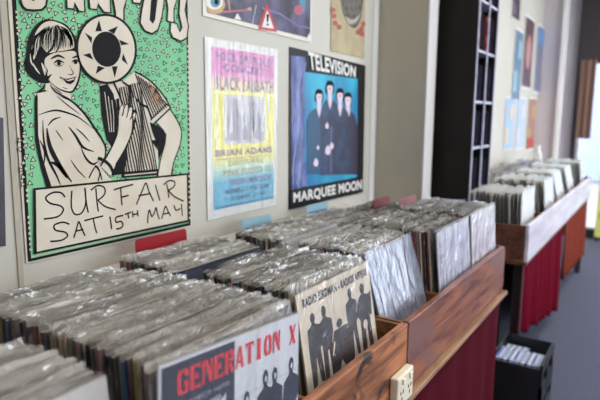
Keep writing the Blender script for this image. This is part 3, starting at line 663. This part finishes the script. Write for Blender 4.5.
FILM = film('clear_sleeve_plastic', .34, .10, .8, col=hexc(228, 223, 214), bscale=14, vary=hexc(140, 134, 127), gloss=(.95, .12))
FILM_F = film('clear_front_plastic', .04, .14, .6, col=hexc(225, 225, 230), bscale=7)
def jacket_mesh(face, name='jacket', th=.0042):
    mb = MB(); h = S/2
    mb.box((-th/2, -h, .004), (th/2, h, .004+S), face)
    # paper edge along the open top
    mb.box((-th/2-.0001, -h+.001, .0035+S), (th/2+.0001, h-.001, .0046+S), M_edge)
    return mb
def film_mesh(seed, mat_, wrinkle=.0013, th=.0056, top=.010):
    rr = random.Random(seed); mb = MB(); k = mb.mi(mat_); k2 = mb.mi(FILM_F); NU, NV = 22, 9; h = S/2-.0004
    ph = [rr.uniform(0, 6) for _ in range(8)]; fq = [rr.uniform(4, 9), rr.uniform(14, 22), rr.uniform(30, 44)]
    def wob(u, sgn): return (math.sin(u*fq[0]+ph[0])*.9+math.sin(u*fq[1]+ph[1]+sgn)*.6+math.sin(u*fq[2]+ph[2]+sgn*2)*.2)*wrinkle
    for sgn in (1, -1):
        i0 = len(mb.v)
        for j in range(NV+1):
            v = 1-(1-j/NV)**1.0; v = [0, .35, .6, .75, .84, .9, .94, .965, .985, 1][j]
            for i in range(NU+1):
                u = i/NU; e = max(0, (v-.8)/.2)
                x = sgn*th/2+wob(u, sgn)*e*e*.8+sgn*.0012*math.sin(u*PI)*e
                z = v*(S+.005)+e*top*(.75+.25*math.sin(u*fq[0]*1.3+ph[3])+.10*math.sin(u*fq[2]+ph[4]))
                y = -h+2*h*u+.002*math.sin(v*9+ph[5])*(1 if i in (0, NU) else 0)
                mb.v.append((x, y, z))
        for j in range(NV):
            for i in range(NU):
                q = i0+j*(NU+1)+i; mb.f.append((q, q+1, q+NU+2, q+NU+1)); mb.m.append(k)
    return mb
def mk(mb, nm, **k):
    o = mb.build(nm, **k); return o
protoJ = mk(jacket_mesh(M_jack), 'jacket'); protoS = [mk(film_mesh(s, FILM, .0017), 'plastic_sleeve', smooth=True) for s in range(11)]
col_m = {}
def coloured(c):
    if c not in col_m:
        mm = mat('spine_print', hexc(*c), .5); o = mk(jacket_mesh(mm), 'jacket'); o2 = o.data; bpy.data.objects.remove(o); col_m[c] = o2
    return col_m[c]
used_first = False
n_rec = 0
def record(x, y, zt, lean, label, group, roll=0, mesh=None, s=None, skew=0):
    """x: where the top edge is; zt: height of the top edge; lean: radians, top towards the wall"""
    global n_rec; n_rec += 1
    r = bpy.data.objects.new('vinyl_record', None); C.objects.link(r); r.empty_display_size = .05
    r.rotation_euler = (roll, -lean, skew)
    r.location = (x+math.sin(lean)*S, y, zt-math.cos(lean)*(S+.004))
    tag(r, label, 'record', group)
    j = protoJ.copy(); 
    if mesh: j.data = mesh
    C.objects.link(j); j.parent = r; j.location = (0, 0, 0)
    f = protoS[n_rec*5 % 11 if s is None else s].copy(); C.objects.link(f); f.parent = r; f.location = (0, 0, 0)
    return r, j, f
def stack(y0, xf, xb, zt, lean, label, group, step=.0088, lean_b=None, spc=None, jit=.004, first=0, zt_b=None):
    """records standing from xf (front) to xb (back), left side at y0"""
    n = int((xf-xb)/step); out = []
    for k in range(first, n):
        a = lean+(lean_b-lean)*k/max(1, n-1) if lean_b is not None else lean
        c = None; lab = label
        if spc and k in spc: c = coloured(spc[k][0]); lab = spc[k][1]
        out.append(record(xf-k*step, y0+S/2+R.uniform(-jit, jit), (zt if zt_b is None else zt+(zt_b-zt)*k/max(1, n-1))+R.uniform(-.0045, .0045), a+R.uniform(-.009, .009), lab, group, mesh=c))
    return out
# near left stack
stack(.10, -.566, -.74, -.325, .10, 'plastic-sleeved record packed in the nearest stack, at the lower left corner', 'records in the lower left corner stack', .0085)
# stack behind the red lettered sleeve
stack(.465, -.522, -.84, -.327, .07, 'plastic-sleeved record packed behind the red-lettered sleeve', 'records behind the red-lettered sleeve', .0085, lean_b=.08, jit=.004,
      spc={1: ((206, 206, 214), 'pale grey spined record just behind the red-lettered sleeve'), 4: ((150, 130, 70), 'olive yellow spined record behind the red-lettered sleeve'), 5: ((198, 168, 60), 'bright yellow spined record beside the blue spine in the near stack'),
           7: ((58, 132, 180), 'blue spined record beside the yellow spine in the near stack'), 13: ((150, 100, 112), 'dusty pink spined record midway in the near stack'), 16: ((120, 60, 78), 'plum spined record midway in the near stack'),
           24: ((150, 108, 74), 'tan spined record towards the back of the near stack'), 31: ((150, 52, 56), 'red spined record at the back of the near stack')})
stack(.468, -.850, -1.055, -.332, .07, 'plastic-sleeved record in the wall-side row below the green poster', 'records in the wall-side row below the green poster', .0088, zt_b=-.352)
stack(.865, -.905, -1.095, -.352, .06, 'plastic-sleeved record packed behind the dark cover, in front of the red card', 'records in front of the red card', .0088)
stack(.868, -.585, -.815, -.343, .16, 'plastic-sleeved record packed behind the cream cover with black silhouettes', 'records behind the cream silhouette cover', .0088, lean_b=.1)
stack(1.255, -.88, -1.05, -.352, .06, 'plastic-sleeved record in the wall-side stack in front of the first blue card', 'records in front of the first blue card', .0088)
stack(1.252, -.635, -.82, -.350, .20, 'plastic-sleeved record packed behind the leaning glossy blue-grey cover', 'records behind the leaning blue-grey cover', .0088, lean_b=.12)
stack(1.573, -.555, -.81, -.343, .10, 'plastic-sleeved record packed behind the pale lavender cover', 'records behind the pale lavender cover', .0092, jit=.007,
      spc={1: ((150, 40, 50), 'red-edged record just behind the pale lavender cover'), 3: ((206, 190, 160), 'cream-edged record behind the pale lavender cover')})
stack(1.58, -.885, -1.06, -.365, .06, 'plastic-sleeved record in the wall-side stack below the silhouette of the blue poster corner', 'records in the third wall-side stack', .0092)
stack(1.90, -.545, -.80, -.335, .08, 'plastic-sleeved record packed behind the last pinkish white cover', 'records behind the last white cover of the second bin', .0095, jit=.008)
for xa_, xb_ in ((-.885, -.955), (-.985, -1.06)): stack(1.90, xa_, xb_, -.372, .06, 'plastic-sleeved record in the wall-side stack next to the pilaster', 'records in the wall-side stack next to the pilaster', .0115)

# featured front covers -------------------------------------------------------
def featured(x, y, zt, lean, label, face_m, deco, roll=0, name=None, skew=0, fm=None):
    r, j, f = record(x, y, zt, lean, label, 'record covers facing the aisle', roll=roll, s=0, skew=skew)
    o = jacket_mesh(face_m).build('jacket'); j.data = o.data; bpy.data.objects.remove(o)
    f.data = fm or FRONT
    if deco:
        mb = MB(); deco(mb); q = mb.build('cover_print', parent=r, tri=True)
    return r
_o = film_mesh(99, FILM_F, .001, .0100, .007).build('plastic_sleeve', smooth=True); FRONT = _o.data; bpy.data.objects.remove(_o)
FILM_G = film('glossy_front_plastic', .30, .2, .9, col=hexc(214, 216, 226), bscale=11)
_o = film_mesh(98, FILM_G, .0015, .0086, .007).build('plastic_sleeve', smooth=True); FRONT_G = _o.data; bpy.data.objects.remove(_o)
h = S/2; DD = .0023
def q_(u0, v0, u1, v1): return [(-h+u0*S, .004+v0*S), (-h+u1*S, .004+v0*S), (-h+u1*S, .004+v1*S), (-h+u0*S, .004+v1*S)]
def pt(pts): return [(-h+u*S, .004+v*S) for u, v in pts]
RED = mat('red_lettering', hexc(214, 50, 66), .45)
# stencil slab capitals in a 6 x 8 grid
GL = {'G': [[(1,0),(5,0),(6,1),(6,4),(3.6,4),(3.6,3),(4.3,3),(4.3,1.1),(3.3,.8)], [(2.9,0),(2.9,.8),(2,2),(2,6),(2.9,7.2),(2.9,8),(1.2,8),(0,6.6),(0,1.4),(1.2,0)], [(3.3,7.2),(3.3,8),(5,8),(6,7),(6,5.4),(4.6,5.4)]],
      'E': [[(0,0),(2.2,0),(2.2,8),(0,8)], [(2.6,0),(6,0),(6,2.2),(5,1),(2.6,1)], [(2.6,8),(6,8),(6,5.8),(5,7),(2.6,7)], [(2.6,3.5),(4.6,2.8),(4.6,5.2),(2.6,4.5)]],
      'N': [[(0,0),(1.2,0),(1.2,8),(0,8)], [(1.5,8),(3,8),(6,1.6),(6,0),(4.6,0),(1.5,6.2)], [(4.8,2.8),(6,8),(4.8,8)], [(4.8,2.6),(6,2.6),(6,8),(4.8,8)]],
      'R': [[(0,0),(2.2,0),(2.2,8),(0,8)], [(2.6,7),(3.6,6.8),(3.9,6),(3.6,5.2),(2.6,4.8),(2.6,4),(5,4),(6,5),(6,7.2),(5,8),(2.6,8)], [(2.6,3.6),(4,3.6),(6,.4),(6,0),(4.2,0)]],
      'A': [[(0,0),(1.1,0),(2.7,6.4),(2.7,8),(2.2,8)], [(3,8),(4,8),(6,0),(3.8,0),(3,5)], [(1.7,2),(3.5,2),(3.4,2.9),(1.9,2.9)]],
      'T': [[(1.9,0),(4.1,0),(4.1,6.9),(1.9,6.9)], [(0,8),(6,8),(6,5.4),(5,7),(1,7),(0,5.4)]],
      'I': [[(1.6,0),(4.4,0),(4.4,8),(1.6,8)]],
      'O': [[(2.8,0),(2.8,.9),(2,2),(2,6),(2.8,7.1),(2.8,8),(1.2,7.8),(0,6),(0,2),(1.2,.2)], [(3.2,0),(3.2,.9),(4,2),(4,6),(3.2,7.1),(3.2,8),(4.8,7.8),(6,6),(6,2),(4.8,.2)]],
      'X': [[(0,0),(1.3,0),(2.8,3.2),(2.4,4)], [(0,8),(2.3,8),(6,0),(3.7,0)], [(3.4,4.6),(3.8,4),(6,8),(4.7,8)]]}
def stencil(mb, st, u0, u1, v0, v1, m, d, gap=.14):
    n = len(st); cw = (u1-u0)/n
    for i, ch in enumerate(st):
        if ch == ' ': continue
        for P in GL[ch]: mb.poly(pt([(u0+cw*(i+gap/2+(1-gap)*x/6), v0+(v1-v0)*y/8) for x, y in P]), m, d)
WHT = mat('cover_white', hexc(206, 208, 216), .5, noise=6, col2=hexc(196, 198, 208)); BLUEB = mat('blue_black_print', hexc(34, 40, 62), .5); MIDB = mat('grey_blue_print', hexc(112, 118, 140), .5, noise=14, col2=hexc(150, 154, 170))
def sil(mb, cx, y0, hh, w, m, d, kind=0, skin_=None):
    """generic standing silhouette: feet at y0, height hh, body width w (fractions of the cover)"""
    b = lambda pts: pt([(cx+x*w, y0+y*hh) for x, y in pts])
    leg = {0: [(-.42, 0), (-.12, 0), (-.04, .42), (.06, .42), (.12, 0), (.4, 0), (.34, .5), (.5, .62), (.5, .78), (.14, .835), (.08, .87), (-.08, .87), (-.14, .835), (-.48, .78), (-.55, .6), (-.36, .5)],
           1: [(-.5, 0), (-.2, .02), (-.05, .4), (.1, .03), (.36, 0), (.3, .48), (.62, .55), (.48, .79), (.14, .835), (.08, .87), (-.08, .87), (-.14, .835), (-.44, .79), (-.5, .5)],
           2: [(-.6, 0), (-.3, 0), (-.1, .25), (.2, 0), (.62, 0), (.6, .4), (.4, .78), (-.35, .78), (-.6, .45)]}[kind]
    mb.poly(b(leg), m, d)
    hy = .92 if kind != 2 else .86
    mb.poly(pt([(cx+.17*w*math.cos(t), y0+hh*hy+.075*hh*math.sin(t)) for t in [i*PI/6 for i in range(12)]]), m, d)
    if skin_: mb.poly(pt([(cx+.03*w+0.07*w*math.cos(t), y0+hh*(hy-.01)+.03*hh*math.sin(t)) for t in [i*PI/4 for i in range(8)]]), skin_, d+.0001)
def deco_gen(mb):
    mb.poly(q_(.01, .01, .46, .985), BLUEB, DD+.0001)
    mb.poly(pt([(.1, .3), (.14, .62), (.24, .76), (.36, .77), (.43, .66), (.42, .3)]), MIDB, DD+.0003)
    for k in range(5): mb.poly(pt([(.13+k*.055, .45), (.15+k*.055, .45), (.2+k*.05, .73+.008*k), (.17+k*.05, .74)]), WHT, DD+.0004)
    stencil(mb, 'GENERATION X', .09, .975, .845, .95, RED, DD+.0008)
    LG = mat('pale_print_line', hexc(170, 172, 184), .5)
    for v in (.70,): mb.poly(q_(.44, v, .99, v+.004), LG, DD+.0002)
    for u in (.62, .80): mb.poly(q_(u, .4, u+.003, .80), LG, DD+.0002)
    for cx, hh in ((.55, .50), (.70, .56), (.78, .55), (.93, .56)): sil(mb, cx, .22, hh, .14, BLUEB, DD+.0003, 0, WHT)
    add_text(mb, 'PERFECT HITS', q_(.11, .79, .42, .81), LG, DD+.0008)
def deco_bird(mb):
    K = mat('silhouette_black', hexc(34, 33, 42), .5); BE = face_b
    add_text(mb, 'RADIO BIRDMAN - RADIOS APPEAR', q_(.06, .90, .97, .96), K, DD+.0004, .045)
    for cx, y0, hh, w, kd in ((.15, .38, .47, .17, 1), (.29, .34, .52, .18, 0), (.47, .34, .40, .24, 2), (.66, .38, .50, .17, 1), (.85, .34, .53, .22, 0)):
        sil(mb, cx, y0, hh, w, K, DD+.0003, kd, None)
    mb.poly(pt([(.9, .62), (.96, .60), (.985, .78), (.93, .77)]), K, DD+.0003); mb.poly(pt([(.33, .5), (.35, .5), (.39, .58), (.37, .585)]), BE, DD+.0005)
    mb.poly(pt([(.84+.035*math.cos(t), (.56+.035*math.sin(t))) for t in [i*PI/5 for i in range(10)]]), BE, DD+.0005)
    mb.stroke(pt(smooth_pts([(.4, .36), (.46, .39), (.5, .35), (.56, .38), (.62, .36), (.74, .37)], 4)), .0016, K, DD+.0005)
face_b = mat('cover_beige', hexc(205, 192, 176), .5, noise=10, col2=hexc(198, 184, 166))
record(-.505-.0085*.5, .437+S/2+.004, -.318, .09, 'grey sleeved record directly behind the red-lettered sleeve', 'records behind the red-lettered sleeve')
featured(-.495, .578, -.318, .05, 'white and navy record cover with large red stencil lettering', WHT, deco_gen, roll=-.083)
featured(-.566, 1.018, -.343, .17, 'cream record cover with five black silhouettes', face_b, deco_bird)
def deco_grey(mb):
    mb.poly(q_(.03, .03, .97, .97), mat('blue_grey_glare_print', hexc(112, 124, 156), .4, noise=22, col2=hexc(168, 176, 196)), DD+.0002)  # blue-grey glare on the sleeve is painted into the cover colour
    mb.poly(pt([(.2, .1), (.8, .12), (.7, .5), (.3, .45)]), mat('slate_shape', hexc(90, 96, 130), .4, noise=30, col2=hexc(130, 130, 160)), DD+.0004)
    mb.poly(pt([(.62, .22), (.72, .24), (.7, .32), (.6, .3)]), mat('rose_shape', hexc(150, 100, 120), .4), DD+.0006)
featured(-.612, 1.412, -.352, .30, 'glossy blue-grey record cover leaning far back at the start of the second bin', mat('steel_cover', hexc(150, 158, 178), .4), deco_grey, fm=FRONT_G)
def deco_lav(mb):
    mb.poly(q_(.04, .03, .96, .9), mat('lavender_cover_print', hexc(140, 138, 172), .4, noise=16, col2=hexc(196, 190, 212)), DD+.0002)
    for k in range(7): u = .12+k*.12; mb.poly(pt([(u, .15+.04*(k % 3)), (u+.05, .12), (u+.04, .75), (u+.01, .7)]), mat('pale_glare_streak', hexc(206, 204, 220), .4), DD+.0004)  # white glare on the sleeve, painted as pale streaks
featured(-.532, 1.73, -.338, .10, 'pale lavender record cover in the middle slot of the second bin', mat('lav_cover', hexc(196, 194, 208), .4), deco_lav, fm=FRONT_G)
def deco_pink(mb):
    mb.poly(q_(.06, .03, .96, .92), mat('pinkish_cover_print', hexc(192, 176, 190), .4, noise=14, col2=hexc(216, 206, 214)), DD+.0002)
featured(-.525, 2.06, -.332, .08, 'pinkish white record cover in the last slot of the second bin', mat('pw_cover', hexc(214, 208, 214), .4), deco_pink, fm=FRONT_G)
def deco_dark(mb):
    mb.poly(q_(.02, .02, .98, .98), mat('night_cover_print', hexc(34, 38, 54), .35, noise=14, col2=hexc(74, 80, 104)), DD+.0002)
    mb.poly(pt([(.28, .80), (.62, .80), (.6, .87), (.3, .86)]), mat('dark_red_print', hexc(150, 36, 48), .4), DD+.0004)
featured(-.893, 1.022, -.352, .07, 'dark navy record cover in the wall-side row, below the red card', mat('navy_cover', hexc(40, 44, 60), .35), deco_dark, fm=FRONT)
featured(-.868, 1.412, -.352, .07, 'white topped record cover fronting the wall-side stack at the first blue card', mat('w_cover', hexc(200, 196, 186), .4), None, fm=FRONT_G)
featured(-.872, 1.735, -.365, .07, 'dark blue record cover fronting the wall-side stack at the second blue card', mat('db_cover', hexc(48, 52, 72), .35), None, fm=FRONT)
featured(-.872, 2.06, -.372, .07, 'slate blue record cover fronting the wall-side stack by the pilaster', mat('sl_cover', hexc(96, 100, 124), .35), None, fm=FRONT_G)
featured(-.556, .258, -.322, .12, 'blank pale grey record cover fronting the lower left corner stack', mat('pale_cover', hexc(190, 186, 184), .45), None, fm=FRONT)
# far bin records
FARW = [mat('far_white_board', hexc(226, 226, 220), .5), mat('far_cream_board', hexc(206, 204, 190), .5), mat('far_dark_board', hexc(44, 36, 38), .5)]
FILM_W = film('far_sleeve_plastic', .6, .3, .3, col=hexc(240, 240, 236)); _o = film_mesh(97, FILM_W, .002, .0056, .012).build('plastic_sleeve', smooth=True); FAR_F = _o.data; bpy.data.objects.remove(_o)
far_mesh = []
for m_ in FARW: _o = jacket_mesh(m_).build('jacket'); far_mesh.append(_o.data); bpy.data.objects.remove(_o)
gaps = [(2.775, 'nearest slot of the far bin'), (3.42, 'second slot of the far bin'), (3.98, 'third slot of the far bin'), (4.52, 'fourth slot of the far bin'), (5.12, 'farthest slot of the far bin')]
for si, (y0, nm) in enumerate(gaps):
    x = -.535; k = 0
    while x > -.82:
        wt = R.random(); mi_ = (2 if wt < (.75 if si == 0 else .25) else (1 if wt < .8 else 0))
        if k == 0: mi_ = 0
        a = (.12 if si else .05)+R.uniform(-.02, .02)+(.10 if si in (2, 3) else 0)
        if k == 0: x = min(x, -.509-math.sin(a)*S)
        zz = -.362+R.uniform(-.012, .006)
        lab = ('white record cover facing the aisle from the ' if k == 0 else 'blurred sleeved record packed in the ')+nm
        _, _, ff = record(x, y0+S/2+.02+R.uniform(-.004, .004), zz, a, lab, 'records in the far bin', mesh=far_mesh[mi_]); ff.data = FAR_F
        x -= .017 if k else .022; k += 1
for si, (y0, nm) in enumerate(gaps[2:] + [(3.42, gaps[1][1])]):
    for k in range(4):
        record(-.90-.05*k, y0+S/2+.02, -.375+R.uniform(-.01, .01), .08+.1*R.random()*0, 'pale record in the wall-side row of the '+nm, 'records in the far bin wall-side row', mesh=far_mesh[R.choice((0, 0, 1))])
bpy.data.objects.remove(protoJ)
for o in protoS: bpy.data.objects.remove(o)

# ------------------------------------------------------------------ divider cards behind the records
def card(name, label, x, y0, y1, z0, z1, m, tilt=.0, txt=None, col=None):
    t = thing(name, label, 'divider card', (x, (y0+y1)/2, z0), 'category cards along the wall', rot=(0, -.08, 0))
    w = (y1-y0)/2; hh = z1-z0
    mb = MB(); prof = [(-w, 0), (w, 0), (w, hh-.006), (w-.006, hh), (-w+.006, hh), (-w, hh-.006)]
    mb.prism(prof, 'x', -.001, .001, m); mb.build('card_sheet', parent=t)
    if txt:
        mb = MB(); add_text(mb, txt, rect(-w*.8, hh*.62, w*1.6, hh*.18), col or INK, .0016, .01); mb.build('lettering', parent=t)
zr = -.47
card('divider_card', 'red card standing behind the records below the green poster', -1.115, .952, 1.138, zr, -.322, mat('red_card', hexc(142, 24, 34), .6, spec=.2))
card('divider_card', 'pale blue card behind the records below the pink and yellow poster', -1.115, 1.39, 1.552, zr, -.337, mat('blue_card', hexc(138, 172, 186), .6, spec=.2), txt='WORLD MUSIC', col=G2)
card('divider_card', 'pale blue card behind the records below the black bordered poster', -1.115, 1.785, 1.95, zr, -.342, mat('blue_card_b', hexc(138, 174, 190), .6, spec=.2), txt='COUNTRY FOLK', col=G2)
card('divider_card', 'small red-topped card leaning near the pilaster', -.968, 2.07, 2.24, zr, -.338, mat('maroon_card', hexc(118, 50, 64), .5))
card('divider_card', 'red card sticking up behind the second bin in front of the dark rack', -.845, 2.06, 2.24, -.47, -.325, mat('rose_card', hexc(140, 84, 92), .5))

# ------------------------------------------------------------------ tall media rack
RX = -.78
rk = thing('media_rack', 'tall black display rack with silver-edged shelves standing beside the pilaster', 'rack', ((RX-.22)/1, 2.93, TT+.001))
def rp(nm, a, b, m, bev=.002):
    c = Vector(((a[0]+b[0])/2, (a[1]+b[1])/2, a[2])); q = MB().box(a, b, m).build(nm, parent=rk, origin=c, bevel=bev); q.location = c-rk.location
M_rack = mat('black_laminate', hexc(24, 19, 19), .6, noise=5, col2=hexc(30, 24, 24), spec=.25); M_silv = mat('silver_edge', hexc(170, 172, 190), .35, metal=.0)
# far bin starts at y 2.75 and x BACK..PX: the rack stands on the floor strip against the pilaster, above the wall-side row
RB_ = -.45; RY0 = 2.762; RY1 = 3.13; RT = .95
rp('side_panel', (-1.12, RY0, RB_), (RX, RY0+.016, RT), M_rack); rp('side_panel', (-1.12, RY1-.016, RB_), (RX, RY1, RT), M_rack)
rp('back_panel', (-1.12, RY0+.017, RB_), (-1.108, RY1-.017, RT), M_rack)
for k, z in enumerate((-.395, -.155, .075, .322, .56, .80)): rp('shelf', (-1.105, RY0+.0165, z), (RX, RY1-.0165, z+.012), M_silv)
for y in (RY0-.001, (RY0+RY1)/2-.006, RY1-.013): rp('edge_strip', (RX+.0005, y, RB_), (RX+.006, y+.013, RT), M_silv, .001)
for x in (-1.1, -.86):
    for y in (RY0+.02, RY1-.06): rp('leg', (x, y, TT+.0125), (x+.03, y+.03, RB_-.0005), M_rack)
CC = [mat('case_black', hexc(10, 9, 12), .8, spec=.05), mat('case_red', hexc(150, 34, 46), .4), mat('case_violet', hexc(30, 22, 40), .8, spec=.05)]
for si, z in enumerate((-.395, -.155, .075, .322, .56)):
    for h_ in (0, 1):
        y = RY0+.022+h_*(RY1-RY0)/2-(.004 if h_ else 0)
        for k in range(7):
            hh = .19; c = CC[1] if (si == 3 and k in (0, 1, 2) and h_ == 0) or (si == 3 and h_ == 1 and k == 0) else CC[2] if R.random() < .2 else CC[0]
            q = MB().box((-.14, 0, 0), (0, .019, hh-.012), c); q.box((.0, .002, .02), (.0008, .017, .05), CC[2]); q.box((.0, .003, .08), (.0008, .016, .15), CC[2] if c is CC[0] else CC[0])
            o = q.build('disc_case'); o.location = (RX-.012, y+k*.0217, z+.0125)
            tag(o, ('red spined disc case in the red group on the upper rack shelf' if c is CC[1] else 'dark disc case standing on a shelf of the tall rack'), 'disc case', 'red disc cases in the rack' if c is CC[1] else 'dark disc cases in the rack')

# ------------------------------------------------------------------ crate of discs on the floor
cr = thing('crate', 'black plastic crate of discs on the carpet beside the table skirt', 'crate', (-.45, 2.52, -H))
M_cr = mat('black_plastic', hexc(26, 28, 32), .4)
cx0, cx1, cy0, cy1, cz = -.54, -.325, 2.38, 2.68, -1.02
def cp(nm, a, b, m=M_cr):
    c = Vector(((a[0]+b[0])/2, (a[1]+b[1])/2, a[2])); q = MB().box(a, b, m).build(nm, parent=cr, origin=c, bevel=.002); q.location = c-cr.location
cp('bottom', (cx0, cy0, -H), (cx1, cy1, -H+.012)); cp('inner_tray', (cx0+.012, cy0+.012, -1.17), (cx1-.012, cy1-.012, -1.16))
for a, b in (((cx0, cy0, -H+.0125), (cx0+.01, cy1, cz)), ((cx0+.0105, cy0, -H+.0125), (cx1-.0105, cy0+.01, cz-.02)), ((cx0+.0105, cy1-.01, -H+.0125), (cx1-.0105, cy1, cz))): cp('side_wall', a, b)
mb = MB()
for (a, b) in (((cx1-.01, cy0, -H+.0125), (cx1, cy1, -1.24)), ((cx1-.01, cy0, -1.2), (cx1, cy1, -1.12)), ((cx1-.01, cy0, -1.06), (cx1, cy1, cz)), ((cx1-.01, cy0, -1.24), (cx1, cy0+.03, -1.06)), ((cx1-.01, cy1-.03, -1.24), (cx1, cy1, -1.06)), ((cx1-.01, cy0+.135, -1.24), (cx1, cy0+.165, -1.06))): mb.box(a, b, M_cr)
q = mb.build('slotted_side', parent=cr); q.location = -cr.location
rp2 = [hexc(150, 165, 200), hexc(200, 205, 225), hexc(90, 100, 150), hexc(215, 215, 225), hexc(120, 150, 160), hexc(180, 170, 200)]
cm = [mat('disc_spine', c, .3) for c in rp2]
nl = ['steel blue', 'pale lilac', 'indigo', 'white', 'teal grey', 'mauve']
for k in range(15):
    c = k*5 % 6
    q = MB().box((0, 0, 0), (.0105, .14, .125), cm[c]); q.box((.001, .02, .125), (.0095, .12, .1255), cm[(c+2) % 6])
    o = q.build('disc_case'); o.location = (cx0+.016+k*.0122, cy0+.02, -1.1595); 
    tag(o, nl[c]+' disc case standing in the black floor crate', 'disc case', nl[c]+' disc cases in the floor crate')
for k in range(8):
    q = MB().box((0, 0, 0), (.0105, .09, .10), cm[(k*3+1) % 6]); o = q.build('disc_case'); o.location = (cx0+.02+k*.0125, cy0+.175, -1.1595)
    tag(o, 'disc case in the back row of the black floor crate', 'disc case', 'back row of the floor crate')
# added black box standing in for the dark space under the far table
bxo = thing('dark_space_box', 'added black box standing in for the dark space under the near end of the far table', 'box', (-.85, 3.0, -H))
def bp_(nm, a, b):
    c = Vector(((a[0]+b[0])/2, (a[1]+b[1])/2, a[2])); q = MB().box(a, b, M_cr).build(nm, parent=bxo, origin=c, bevel=.006); q.location = c-bxo.location
bp_('box_body', (-1.1, 2.80, -H), (-.6, 3.3, -.84)); bp_('lid', (-1.105, 2.795, -.839), (-.595, 3.305, -.80))

# ------------------------------------------------------------------ things at the far window
def mesh_thing(mb, name, label, cat, origin, **k): return tag(mb.build(name, origin=origin, **k), label, cat)
mb = MB(); mb.box((-.535, 7.05, -1.33), (-.05, 7.075, -.30), mat('lime_board', hexc(206, 212, 110), .6)); mb.box((-.50, 7.046, -.9), (-.1, 7.05, -.86), mat('lime_text', hexc(170, 170, 90), .6)); mb.box((-.50, 7.046, -1.1), (-.1, 7.05, -1.06), mat('lime_text', hexc(170, 170, 90), .6))
for x in (-.52, -.1): mb.box((x, 7.075, -H), (x+.03, 7.12, -.3), M_dark); mb.box((x, 7.04, -H), (x+.03, 7.075, -1.33), M_dark)
mesh_thing(mb, 'notice_board', 'yellow-green board standing below the far window', 'notice board', (-.3, 7.08, -H))
mb = MB(); N = 40
for i in range(N):
    x0 = -.825+i*.004; x1 = x0+.004; y = lambda x: 7.12+.018*math.sin(x*95)
    mb.face([(x0, y(x0), -.22), (x1, y(x1), -.22), (x1, y(x1), .66), (x0, y(x0), .66)], mat_b if i else globals().setdefault('mat_b', mat('tan_curtain', hexc(128, 100, 86), .8)))
o = mb.build('window_curtain', origin=(-.65, 7.12, -.22)); o.modifiers.new('t', 'SOLIDIFY').thickness = .004
tag(o, 'tan curtain hanging at the edge of the far window', 'curtain')
mb = MB(); mb.prism([(-.03, 0), (.03, 0), (.03, .16), (.012, .2), (.012, .25), (-.012, .25), (-.012, .2), (-.03, .16)], 'y', -.03, .03, M_white)
o = mb.build('white_bottle', bevel=.008); o.location = (-.93, 5.48, -.49); tag(o, 'small white bottle standing at the far end of the far bin', 'bottle')
# street beyond the far window
sbox('ground', (-6, YF+.3, -H-.08), (10, 16, -H-.03), mat('pavement', hexc(150, 150, 155), .9))
b = MB().box((-5, 14, -H), (8, 14.4, 2.4), mat('street_blue', hexc(150, 164, 200), .7)).build('street_wall', origin=(1, 14, -H)); tag(b, 'blue-grey wall added across the street to dim the far window', 'wall')  # wall put up high to hold back the white sky in the window

# ------------------------------------------------------------------ lamps added overhead, out of view, to light the room
def lamp(y, x, p, sx=.16, sy=1.2, lab=''):
    t = thing('added_ceiling_light', lab, 'ceiling light', (x, y, CE-.06), 'added ceiling lights')
    mb = MB().box((x-sx/2-.02, y-sy/2-.02, CE-.05), (x+sx/2+.02, y+sy/2+.02, CE-.001), M_white); q = mb.build('housing', parent=t); q.location = -t.location
    l = bpy.data.lights.new('fill', 'AREA'); l.shape = 'RECTANGLE'; l.size = sx; l.size_y = sy; l.energy = p; l.color = (1, .95, .88)
    o = bpy.data.objects.new('fill', l); C.objects.link(o); o.parent = t; o.location = (0, 0, .002)
LP = 24
lamp(.5, .3, 19, lab='ceiling tube light added above the near aisle, out of view'); lamp(3.2, .3, LP, lab='ceiling tube light added above the middle aisle, out of view'); lamp(5.8, .3, LP, lab='ceiling tube light added near the far window, out of view')

wd = bpy.data.worlds.new('World'); sc.world = wd; wd.use_nodes = True
bgn = wd.node_tree.nodes['Background']; bgn.inputs[0].default_value = (.86, .93, 1, 1); bgn.inputs[1].default_value = 4.5

# ------------------------------------------------------------------ camera
for o in list(C.objects):
    if o.parent is None: o.location.z += H
cam = bpy.data.cameras.new('camera'); co = bpy.data.objects.new('camera', cam); C.objects.link(co)
right = Vector((cX.x, cY.x, cZ.x)); up = -Vector((cX.y, cY.y, cZ.y)); back = -Vector((cX.z, cY.z, cZ.z))
M_ = Matrix((right, up, back)).transposed().to_4x4(); M_.translation = (0, 0, H); co.matrix_world = M_
cam.sensor_width = 36; cam.lens = F/600*36; cam.clip_start = .02; cam.clip_end = 100
cam.dof.use_dof = True; cam.dof.focus_distance = 1.2; cam.dof.aperture_fstop = 3.2
sc.camera = co
vs = sc.view_settings; vs.view_transform = 'Standard'; vs.look = 'None'; vs.exposure = .38; vs.gamma = 1; vs.use_curve_mapping = False
sc.cycles.transparent_max_bounces = 16; sc.cycles.max_bounces = 8; sc.cycles.sample_clamp_indirect = 4
